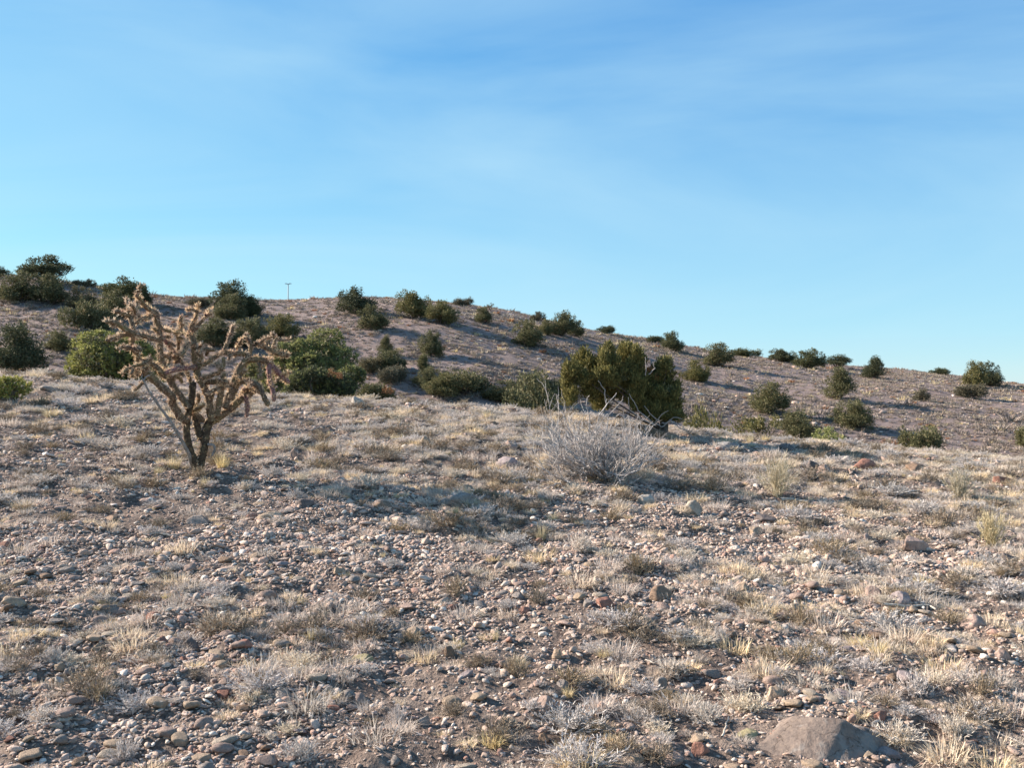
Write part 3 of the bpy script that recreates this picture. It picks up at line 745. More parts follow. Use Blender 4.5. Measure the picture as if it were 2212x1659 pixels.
def bare_shrub():
    b = hit(1318, 1038)
    r = woody('bare_shrub', 21, b, 1.80, 0.66, 50, M_BUSH, 'leafless silver grey shrub with a fan of crooked twigs in the middle of the knoll', 'shrub', 0.0105, depth=3, kid=3, bias=-0.07, kink=0.36)
    # the long crooked bleached branches standing above the fan
    def Q(x, y, d):    # native picture pixels of the 1250..1750 x 980..1280 window, 4.424 per pixel
        px = (1250 + x/4.424)*0.8587; py = (980 + y/4.424)*0.8587; yy = b.y + d
        return Vector(((px-CX)/F*yy, yy, CAMZ + (HY-py)/F*yy)) - b
    for d, rad, pts in [(-.1, 6, [(1200,950),(1160,760),(1210,560),(1225,420),(1240,300),(1300,230),(1400,120),(1405,80)]),
                        (.05, 5, [(1150,900),(1060,700),(1110,420),(1140,280),(1210,190),(1225,110)]),
                        (.1, 5, [(1140,290),(1230,160),(1310,80),(1330,40)]),
                        (-.15, 5, [(1060,860),(1040,640),(1020,450),(1030,300),(990,180),(1010,90),(1030,70)]),
                        (0, 4.5, [(1000,880),(900,600),(760,400),(735,260),(755,170)]), (0.1, 4.5, [(820,480),(740,280),(680,200),(670,120)]),
                        (-.2, 4.5, [(1230,340),(1310,330),(1350,290),(1380,260)]), (-.1, 4.5, [(1230,900),(1260,540),(1330,380),(1390,320)]),
                        (.2, 5, [(1240,880),(1420,720),(1540,620),(1700,550),(1720,500)]), (.2, 4, [(1100,900),(760,810),(640,740),(500,600),(330,560)]),
                        (.3, 4.5, [(1080,880),(840,700),(640,480),(420,380),(240,370)]), (.0, 4, [(1080,900),(760,640),(560,430),(470,350)]),
                        (.1, 4, [(600,860),(480,820),(400,760)]), (-.1, 4, [(1250,880),(1330,720),(1430,400),(1410,250)])]:
        mb = MB(); P = [Q(x, y, d*(i/len(pts))) for i, (x, y) in enumerate(pts)]
        mm = b.y/F*0.8587/4.424
        PP = []; rr = []
        for i in range(len(P)-1):
            for k in range(4):
                s = k/4; PP.append(P[i].lerp(P[i+1], s) + Vector((random.uniform(-1, 1), random.uniform(-1, 1), random.uniform(-1, 1)))*0.004)
                rr.append(mm*rad*1.55*(1 - 0.55*(i+s)/(len(P)-1)))
        PP.append(P[-1]); rr.append(mm*rad*0.6)
        mb.tube(PP, rr, 5); obj('branch', mb.build('bare_branch', M_DEAD), r)
bare_shrub()

# ------------------------------------------------------------------ the juniper at the brow, columns of olive foliage over grey limbs
def crown_at(Y, base, blobs, dz, n, size, seed, mat, name, root, up=0.9, per=4, aspect=0.4):
    """blobs in native picture pixels: x, y, rx, ry, depth offset"""
    lb = []
    for (x, y, rx, ry, d) in blobs:
        yy = Y + d; k = 0.8587*yy/F
        c = Vector(((x*0.8587-CX)/F*yy, yy, CAMZ + (HY-y*0.8587)/F*yy)) - base
        lb.append((c.x, c.y, c.z, rx*k*1.16, rx*k*0.95 + dz, ry*k))
    rj = random.Random(seed); sub = []
    for q in lb:
        for k in range(6):
            f = rj.uniform(0.32, 0.6); sub.append((q[0]+rj.uniform(-.85, .85)*q[3], q[1]+rj.uniform(-.7, .7)*q[4], q[2]+rj.uniform(-.75, .8)*q[5], q[3]*f, q[4]*f, q[5]*f*1.1))
    V, Q = foliage(sub, n, size, seed, up=up, per=per, aspect=aspect, shell=0.3, fuzz=0.13)
    obj(name, mesh(name, V, tris=Q, mat=mat), root)
    return lb
def big_juniper():
    base = hit(1427, 938); Y = base.y
    root = empty('juniper_tree', base); tag(root, 'olive green juniper with upright ragged sprays behind the bare grey shrub', 'juniper')
    z = lambda x, y, rx, ry, d=0: (1380 + x/5.53, 820 + y/5.53, rx/5.53, ry/5.53, d)
    bl = [z(290,640,75,120,-.1), z(290,820,80,150,.1), z(300,980,75,110,0), z(430,560,80,150,.2), z(540,500,70,140,.1), z(470,740,100,140,-.1), z(600,700,110,160,.2), z(560,900,120,130,0),
          z(760,420,55,110,.1), z(850,350,60,90,.0), z(850,500,90,120,-.1), z(1020,620,110,100,.3), z(1080,310,90,80,.3), z(1110,430,110,100,.3), z(1245,440,55,110,.0), z(1230,520,80,90,.1),
          z(780,680,110,110,-.2), z(950,750,130,120,-.2), z(1120,620,130,110,0), z(1150,780,150,130,.1), z(1330,740,130,120,.1), z(1350,900,160,140,0), z(1250,1000,160,110,.2),
          z(1440,1080,160,120,0), z(1620,520,70,70,0), z(1650,620,75,110,.1), z(1600,720,90,90,.1), z(1580,820,80,70,.2), z(1740,880,60,90,.1), z(1700,980,100,90,0), z(1560,960,110,90,-.1), z(1620,1130,150,110,0), z(1760,1150,70,100,.1),
          z(1440,1210,150,90,-.1), z(690,560,60,120,.2), z(1180,640,90,130,.0), z(1500,620,60,90,.3), z(1440,820,110,120,.2), z(1560,1180,150,100,.1), z(1640,1240,140,80,-.05), z(1300,1130,130,80,.0), z(1780,1210,70,70,0), z(780,900,120,130,.3), z(960,950,110,110,.4), z(700,1080,110,90,.3)]
    lb = crown_at(Y, base, bl, 0.02, 17000, 0.045, 5, M_JUNY, 'crown', root, up=1.5, aspect=0.24)
    crown_at(Y, base, [(q[0], q[1], q[2]*0.8, q[3]*0.85, q[4]+0.12) for q in bl], 0.0, 9000, 0.036, 15, M_JUN, 'inner_foliage', root, up=0.6)
    crown_at(Y, base, [z(1345,560,35,100,.15), z(1390,640,40,50,.15), z(1480,720,40,40,.1)], 0.06, 150, 0.024, 8, M_RUST, 'dead_foliage', root)
    mb = MB(); limbs(mb, lb[::4], 0.017, 4, base=(0.03, 0.06, 0.12))
    mb.tube([Vector((0.05, 0, -0.1)), Vector((0.07, 0.02, 0.12)), Vector((0.0, 0.05, 0.3))], [0.042, 0.036, 0.028], 9)
    obj('trunk', mb.build('juniper_trunk', M_BARK), root)
    def Z(x, y, d):
        px = (1380 + x/5.53)*0.8587; py = (820 + y/5.53)*0.8587; yy = Y + d
        return Vector(((px-CX)/F*yy, yy, CAMZ + (HY-py)/F*yy)) - base
    for pts in [[(1560,1420),(1700,1330),(1860,1400),(2010,1560)], [(1560,1400),(1480,1350),(1580,1230),(1665,1185)], [(1540,1330),(1430,1250),(1330,1120)],
                [(1580,1360),(1640,1362),(1740,1280),(1860,1300)], [(1500,1400),(1300,1300),(1130,1180),(1110,1000)], [(1480,1380),(1250,1180),(1120,950)], [(800,1100),(780,900),(690,770)],
                [(1350,690),(1355,560),(1345,440)], [(1400,680),(1480,600),(1450,500)], [(1450,1420),(1250,1370),(1000,1250)], [(1700,1340),(1850,1440),(1990,1480)]]:
        mb = MB(); P = [Z(x, y, -0.25 - 0.06*i) for i, (x, y) in enumerate(pts)]
        PP = []
        for i in range(len(P)-1):
            for k in range(4): PP.append(P[i].lerp(P[i+1], k/4) + Vector((random.uniform(-1, 1), 0, random.uniform(-1, 1)))*0.006)
        PP.append(P[-1]); mb.tube(PP, [0.0085*(1-0.65*k/len(PP)) for k in range(len(PP))], 5); obj('dead_branch', mb.build('juniper_dead_branch', M_DEAD), root)
big_juniper()

# ------------------------------------------------------------------ the pines and bushes just over the brow
def pine(name, label, cat, px, bot, Y, blobs, n, rad, seed, mat, tips=0.5, inner=M_DGRN, nin=5000, rust=None, needles=16):
    s = (HY-bot)/F; u = (px-CX)/F
    gz = float(H(u*Y, Y)); base = Vector((u*Y, Y, gz))
    root = empty(name, base); tag(root, label, cat)
    rg = np.random.default_rng(seed); lb = []
    for (x, y, rx, ry, d) in blobs:      # picture units
        yy = Y + d; k = yy/F
        lb.append(((x-CX)/F*yy-base.x, d, CAMZ+(HY-y)/F*yy-gz, rx*k, rx*k*0.95, ry*k))
    L_ = np.array(lb); vol = (L_[:, 3]*L_[:, 5]); ch = rg.choice(len(L_), n, p=vol/vol.sum())
    d = rg.normal(size=(n, 3)); d[:, 2] += 0.25; d /= np.linalg.norm(d, axis=1)[:, None]
    c = L_[ch, :3] + d*L_[ch, 3:6]*(1 + 0.28*n3(d + ch[:, None]*2.3, 2.5, seed, 2))[:, None]*rg.uniform(0.86, 1.08, n)[:, None]
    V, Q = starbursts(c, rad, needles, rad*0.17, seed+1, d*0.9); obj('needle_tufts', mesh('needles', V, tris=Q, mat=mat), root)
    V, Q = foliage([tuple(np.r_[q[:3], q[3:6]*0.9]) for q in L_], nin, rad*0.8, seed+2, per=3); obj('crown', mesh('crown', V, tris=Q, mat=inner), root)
    if rust:
        lr = []
        for (x, y, rx, ry, dd) in rust:
            yy = Y + dd; k = yy/F; lr.append(((x-CX)/F*yy-base.x, dd, CAMZ+(HY-y)/F*yy-gz, rx*k, rx*k, ry*k))
        V, Q = foliage(lr, 90, rad*0.6, seed+4, fuzz=0.2); obj('dead_foliage', mesh('rusty_foliage', V, tris=Q, mat=M_RUST), root)
    mb = MB(); limbs(mb, lb[:12], 0.05, seed); obj('trunk', mb.build('trunk', M_BARK), root)
    return root
pine('pinyon_pine', 'bushy yellow green pinyon at the left brow, half hidden by the cholla', 'pinyon pine', 255, 860, 17.0,
     [(215,745,38,26,0),(185,752,26,28,.2),(250,750,34,26,.2),(165,790,22,26,0),(205,780,42,30,-.2),(250,785,40,30,0),(290,765,34,34,.1),(235,815,44,22,.1),(180,815,26,16,0),(285,812,40,30,.2),(325,790,30,36,.3),(320,830,34,24,.3),(160,812,10,9,-.1)], 1600, 0.058, 31, M_PINE, nin=3600, inner=M_JUN)
pine('pinyon_pine', 'large dark pinyon with sunlit tufts right of the cholla', 'pinyon pine', 690, 880, 21.0,
     [(705,735,34,20,.6),(690,760,50,26,.3),(735,778,34,26,.2),(640,765,34,26,0),(610,765,22,20,-.1),(620,800,34,34,0),(665,795,44,30,-.2),(715,800,42,24,0),(600,835,34,30,.1),(650,835,40,30,.1),(560,805,24,26,.2),(540,810,30,24,.4)], 2300, 0.062, 32, M_PINE, nin=6000, inner=M_JUN)
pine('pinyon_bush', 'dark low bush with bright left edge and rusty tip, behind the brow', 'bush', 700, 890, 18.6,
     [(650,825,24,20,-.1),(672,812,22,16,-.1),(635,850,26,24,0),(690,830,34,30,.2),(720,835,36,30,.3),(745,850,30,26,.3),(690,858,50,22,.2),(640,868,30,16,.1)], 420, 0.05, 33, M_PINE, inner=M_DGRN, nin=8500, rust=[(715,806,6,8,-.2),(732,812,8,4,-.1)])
pine('young_pinyon', 'small bright yellow green pinyon between the dark bushes left of the white rock', 'pinyon pine', 758, 850, 20.0,
     [(758,808,24,14,0),(742,815,14,12,0),(774,812,14,14,0),(768,828,18,12,.1),(755,836,14,10,0)], 330, 0.055, 34, M_PINE, nin=700)
pine('juniper_bush', 'rounded dark bush with a rust tinged top, right behind the white rock on the brow', 'bush', 815, 890, 18.0,
     [(800,850,26,18,0),(822,852,28,18,.1),(840,868,18,16,.1),(790,868,20,16,0),(815,872,36,16,.1)], 60, 0.04, 35, M_JUNY, inner=M_JUN, nin=7000, rust=[(838,846,12,7,-.2)])
pine('pine_sapling', 'bright yellow pine tips poking in at the left edge on the knoll', 'pine sapling', 10, 885, 11.5,
     [(8,830,22,12,0),(30,828,18,9,.1),(52,838,12,9,0),(20,850,24,10,0),(0,860,20,14,.1),(-30,840,30,26,.1),(40,856,14,7,.1)], 230, 0.05, 36, M_PINEY, nin=260, inner=M_PINE)

# ------------------------------------------------------------------ shrubs and trees across the far hillside (px, top, bottom, width)
HS = [
 # kind, variant, material, name, category, px, top, bot, w, label
 ('tree', 0, 'D', 'juniper_tree', 'tree', 102, 553, 612, 98, 'biggest round open crowned tree on the skyline at the upper left'),
 ('tree', 1, 'D', 'juniper_tree', 'tree', -14, 574, 602, 62, 'tree top cut off by the left edge on the skyline'),
 ('dome', 0, 'J', 'juniper_bush', 'bush', 36, 592, 652, 84, 'broad dark bush by the left edge just below the skyline'),
 ('dome', 1, 'J', 'juniper_bush', 'bush', 112, 600, 658, 76, 'dark bush directly below the biggest skyline tree'),
 ('low', 0, 'B', 'small_shrub', 'shrub', 169, 606, 620, 28, 'left one of two small shrubs on the skyline right of the biggest tree'),
 ('dome', 2, 'B', 'small_shrub', 'shrub', 192, 605, 621, 26, 'right one of two small shrubs on the skyline right of the biggest tree'),
 ('dome', 3, 'B', 'juniper_bush', 'bush', 180, 625, 668, 62, 'grey brown brushy bush on the dark slope below the two small skyline shrubs'),
 ('low', 1, 'J', 'juniper_bush', 'bush', 183, 655, 714, 90, 'wide low brush covered bush above the yellow green pinyon, left of the cholla top'),
 ('tree', 2, 'D', 'juniper_tree', 'tree', 268, 600, 660, 84, 'dark skyline tree right behind the tallest tip of the cholla'),
 ('cone', 0, 'D', 'juniper_tree', 'tree', 314, 616, 660, 26, 'narrow dark tree touching the right side of the skyline tree behind the cholla tip'),
 ('dome', 1, 'J', 'juniper_bush', 'bush', 248, 634, 690, 72, 'olive bush in front of the skyline tree behind the cholla tip'),
 ('dome', 2, 'D', 'juniper_bush', 'bush', 30, 712, 812, 112, 'large dark bush against the left edge above the brow of the knoll'),
 ('dome', 0, 'J', 'juniper_bush', 'bush', 123, 718, 757, 52, 'small round green bush alone on the slope left of the yellow green pinyon'),
 ('dome', 4, 'D', 'juniper_tree', 'tree', 505, 617, 682, 84, 'tall dark domed tree on the skyline left of the lamp pole'),
 ('dome', 5, 'D', 'juniper_tree', 'tree', 540, 640, 684, 46, 'dark shoulder tree joined to the right of the domed skyline tree'),
 ('dome', 3, 'J', 'juniper_bush', 'bush', 494, 642, 692, 64, 'olive bush in front of the domed skyline tree'),
 ('low', 2, 'B', 'small_shrub', 'shrub', 430, 645, 662, 60, 'low greyish scrub patch on the skyline between cholla and domed tree'),
 ('dome', 1, 'J', 'juniper_bush', 'bush', 462, 694, 748, 78, 'olive brown bush behind the upper right arms of the cholla'),
 ('dome', 2, 'J', 'juniper_bush', 'bush', 540, 694, 748, 84, 'dark green bush between two others above the right arms of the cholla'),
 ('dome', 0, 'J', 'juniper_bush', 'bush', 603, 684, 735, 76, 'bush with a pale dead stake at its right side, above the large dark pinyon'),
 ('cone', 1, 'J', 'juniper_bush', 'bush', 640, 735, 775, 50, 'grey green bush tucked behind the top of the large dark pinyon'),
 ('dome', 4, 'D', 'juniper_tree', 'tree', 771, 629, 682, 79, 'compact dark tree on the hill brow right of the lamp pole'),
 ('dome', 3, 'J', 'juniper_bush', 'bush', 809, 666, 712, 60, 'round bush just below right of the compact dark tree on the brow'),
 ('dome', 5, 'J', 'juniper_tree', 'tree', 895, 633, 688, 70, 'left and taller of two trees joined at the hill top'),
 ('dome', 1, 'J', 'juniper_bush', 'bush', 953, 655, 701, 64, 'right and lower of two trees joined at the hill top'),
 ('low', 0, 'B', 'small_shrub', 'shrub', 1003, 645, 663, 42, 'low rounded shrub on the skyline right of the hill top pair'),
 ('sparse', 0, 'B', 'small_shrub', 'shrub', 1058, 657, 670, 26, 'tiny twiggy shrub on the skyline above the small lone bush'),
 ('dome', 2, 'J', 'small_shrub', 'shrub', 1045, 667, 698, 36, 'small lone bush below the skyline right of the hill top pair'),
 ('dome', 4, 'B', 'small_shrub', 'shrub', 1163, 676, 693, 30, 'small grey shrub on the skyline left of the three lobed tree'),
 ('dome', 0, 'J', 'juniper_bush', 'bush', 1138, 697, 750, 64, 'dark bush with a long shadow below the small grey skyline shrub'),
 ('dome', 3, 'J', 'juniper_bush', 'bush', 1178, 694, 723, 34, 'small bush wedged between the dark bush and the three lobed tree'),
 ('dome', 5, 'J', 'juniper_tree', 'tree', 1215, 678, 726, 58, 'three lobed tree near the skyline left of the olive juniper top'),
 ('dome', 2, 'J', 'juniper_bush', 'bush', 1244, 694, 728, 34, 'right lobe bush against the three lobed tree'),
 ('low', 1, 'D', 'small_shrub', 'shrub', 1305, 706, 721, 38, 'lone flat topped shrub on the skyline above the olive juniper'),
 ('low', 2, 'D', 'small_shrub', 'shrub', 1415, 727, 742, 32, 'low dark shrub touching the round skyline tree from the left'),
 ('dome', 4, 'D', 'juniper_tree', 'tree', 1452, 722, 760, 46, 'small round skyline tree with gaps of sky, right of the olive juniper'),
 ('dome', 1, 'J', 'juniper_tree', 'tree', 1550, 747, 792, 62, 'dense round tree below the skyline, first right of the small gappy tree'),
 ('low', 0, 'D', 'juniper_bush', 'bush', 1612, 755, 773, 62, 'long low dark bush on the skyline trailing to the right'),
 ('dome', 5, 'D', 'juniper_tree', 'tree', 1692, 756, 783, 52, 'first of three bushy trees in a row on the right skyline'),
 ('dome', 2, 'D', 'juniper_tree', 'tree', 1748, 760, 797, 62, 'middle and largest of three bushy trees in a row on the right skyline'),
 ('tree', 1, 'D', 'juniper_tree', 'tree', 1812, 767, 797, 52, 'third of three bushy trees in a row on the right skyline'),
 ('cone', 2, 'D', 'juniper_tree', 'tree', 1890, 774, 820, 52, 'pointed tree with a wide skirt on the right skyline'),
 ('low', 1, 'D', 'small_shrub', 'shrub', 2028, 797, 811, 34, 'small low shrub on the skyline left of the last big tree'),
 ('dome', 4, 'J', 'juniper_tree', 'tree', 2106, 788, 836, 48, 'left half of the last big tree clump on the right skyline'),
 ('dome', 3, 'D', 'juniper_tree', 'tree', 2142, 790, 836, 46, 'right half of the last big tree clump on the right skyline'),
 ('low', 2, 'B', 'small_shrub', 'shrub', 2097, 832, 861, 52, 'low grey green shrub just below the last big skyline clump'),
 ('dome', 0, 'B', 'small_shrub', 'shrub', 1990, 843, 867, 34, 'small round shrub alone on the right slope left of the last clump'),
 ('cone', 1, 'J', 'juniper_tree', 'tree', 1814, 799, 863, 66, 'tall peaked bush in the middle of the right slope'),
 ('dome', 1, 'J', 'juniper_bush', 'bush', 1660, 833, 895, 76, 'leafy bush with a long shadow left of the tall peaked bush'),
 ('dome', 2, 'J', 'juniper_bush', 'bush', 1840, 872, 924, 76, 'round bush on the right slope straight below the tall peaked bush'),
 ('dome', 5, 'J', 'juniper_bush', 'bush', 1720, 890, 948, 80, 'grey green bush standing low on the slope behind the sparse yellow shrub'),
 ('low', 0, 'J', 'juniper_bush', 'bush', 1988, 925, 982, 84, 'wide bush at the foot of the right slope just over the brow'),
 ('dome', 3, 'Y', 'juniper_bush', 'bush', 1508, 783, 826, 58, 'green bush on the slope immediately right of the olive juniper'),
 ('dome', 4, 'J', 'juniper_bush', 'bush', 925, 722, 769, 50, 'round bush alone in the middle of the hillside with a long straight shadow'),
 ('cone', 2, 'J', 'small_shrub', 'shrub', 830, 728, 768, 34, 'pale green upright bush above the grey brush left of centre'),
 ('dome', 5, 'J', 'juniper_bush', 'bush', 838, 755, 802, 58, 'dark bush under the pale green upright one left of centre'),
 ('low', 1, 'B', 'small_shrub', 'shrub', 800, 775, 806, 50, 'low grey brush patch left of the dark bush left of centre'),
 ('low', 2, 'B', 'small_shrub', 'shrub', 852, 793, 828, 56, 'low greenish brush below the dark bush left of centre'),
 ('cone', 0, 'J', 'small_shrub', 'shrub', 912, 768, 808, 34, 'thin grey upright bush above the gully bushes'),
 ('dome', 0, 'J', 'juniper_bush', 'bush', 922, 797, 838, 48, 'leftmost of the olive gully bushes in the centre'),
 ('dome', 1, 'J', 'juniper_bush', 'bush', 957, 811, 857, 64, 'second and darkest of the olive gully bushes in the centre'),
 ('low', 0, 'J', 'juniper_bush', 'bush', 1003, 803, 852, 84, 'third and widest of the olive gully bushes in the centre'),
 ('dome', 3, 'J', 'juniper_bush', 'bush', 1083, 827, 868, 76, 'fourth of the gully bushes, next to the big bush clump left of the olive juniper'),
 ('dome', 2, 'J', 'juniper_bush', 'bush', 1150, 810, 862, 66, 'brownish bush at the back of the clump left of the olive juniper'),
 ('dome', 5, 'D', 'juniper_bush', 'bush', 1190, 822, 866, 50, 'dark bush at the back right of the clump left of the olive juniper'),
 ('low', 3, 'J', 'juniper_bush', 'bush', 2222, 925, 968, 50, 'bush cut off by the right edge of the picture'),
]
MATS = dict(D=M_DGRN, J=M_JUN, Y=M_JUNY, B=M_BRUSH)
for (kind, var, mk, nm, cat, px, top, bot, w_, lab) in HS:
    shrub(nm, lab, cat, px, top, bot, w_, kind, var, MATS[mk], group='junipers and shrubs scattered over the far hillside')
# bushes rooted just over the brow of the knoll, their feet hidden by it
def brow_bush(name, lab, cat, px, top, w_, Y, kind, var, mat, group=None):
    u = (px-CX)/F; z = float(H(u*Y, Y)); zt = CAMZ + (HY-top)/F*Y
    cm, tm, W, Hh = shrub_proto(kind, var, mat, mat.name)
    s = 1.3*w_/F*Y/W; r = empty(name, (u*Y, Y, z-0.03), random.uniform(0, 6.28), (s, s, max(0.3, (zt-z)/Hh)))
    obj('crown', cm, r); obj('trunk', tm, r); tag(r, lab, cat, group)
for a in [('juniper_bush', 'broad green bush in front of the clump, left of the olive juniper behind the brow', 'bush', 1160, 824, 104, 21.0, 'dome', 6, M_JUN),
          ('juniper_bush', 'low bush spreading left from the clump left of the olive juniper', 'bush', 1108, 852, 84, 20.0, 'dome', 4, M_JUN),
          ('juniper_bush', 'olive bush just behind the right foot of the olive juniper', 'bush', 1497, 890, 74, 21.0, 'dome', 7, M_JUNY),
          ('juniper_bush', 'low yellowish bush behind the brow, right of the juniper foot', 'bush', 1566, 908, 70, 20.0, 'low', 5, M_JUNY),
          ('sparse_shrub', 'sparse see through shrub with yellow leaf clumps on pale stems at the brow', 'shrub', 1640, 893, 92, 17.5, 'sparse', 1, M_JUNY),
          ('green_bush', 'bright green low bush at the brow below the grey green bush', 'bush', 1775, 930, 92, 18.5, 'dome', 8, M_PINE)]:
    brow_bush(*a)

# ------------------------------------------------------------------ lamp pole on the skyline and a stake on the slope
def lamp_pole():
    u = (622-CX)/F; Y = 133.0; zt = CAMZ + (HY-614)/F*Y; zb = float(H(u*Y, Y))
    r = empty('lamp_pole', (u*Y, Y, zb)); tag(r, 'tall thin pole with a flat lamp head on the skyline left of the hill top', 'lamp pole')
    m, t, p, o_ = newmat('grey_galvanised_steel', 0.5, 0.4); p.inputs['Base Color'].default_value = (0.13, 0.13, 0.135, 1)
    mb = MB(); mb.tube([Vector((0, 0, -0.3)), Vector((0, 0, 0.5*(zt-zb))), Vector((0, 0, zt-zb))], [0.065, 0.06, 0.05], 10); obj('pole', mb.build('pole', m), r)
    mb = MB(); mb.tube([Vector((-0.22, 0, zt-zb)), Vector((0.22, 0, zt-zb))], [0.03, 0.03], 6); obj('crossarm', mb.build('crossarm', m), r)
    for s in (-1, 1):
        v = []; 
        for z in (0.0, 0.07):
            for (x, y) in ((0.12, -.13), (0.42, -.11), (0.42, .11), (0.12, .13)): v.append((s*x, y*(1.2 if z == 0 else 0.8), zt-zb+0.01+z))
        f = [(0, 3, 2, 1), (4, 5, 6, 7), (0, 1, 5, 4), (1, 2, 6, 5), (2, 3, 7, 6), (3, 0, 4, 7)]
        obj('lamp_head', mesh('lamp_head', v, f, mat=m), r)
lamp_pole()
def stake():
    p = hit_far(632, 735); mb = MB(); h = 32/F*p.y
    mb.tube([Vector((0, 0, -0.1)), Vector((0.02, 0, h*0.5)), Vector((-0.01, 0, h))], [0.06, 0.05, 0.035], 8)
    o = obj('dead_stake', mb.build('dead_stake', M_DEAD), loc=p); tag(o, 'pale upright dead stake on the slope above the large dark pinyon', 'stake')
stake()

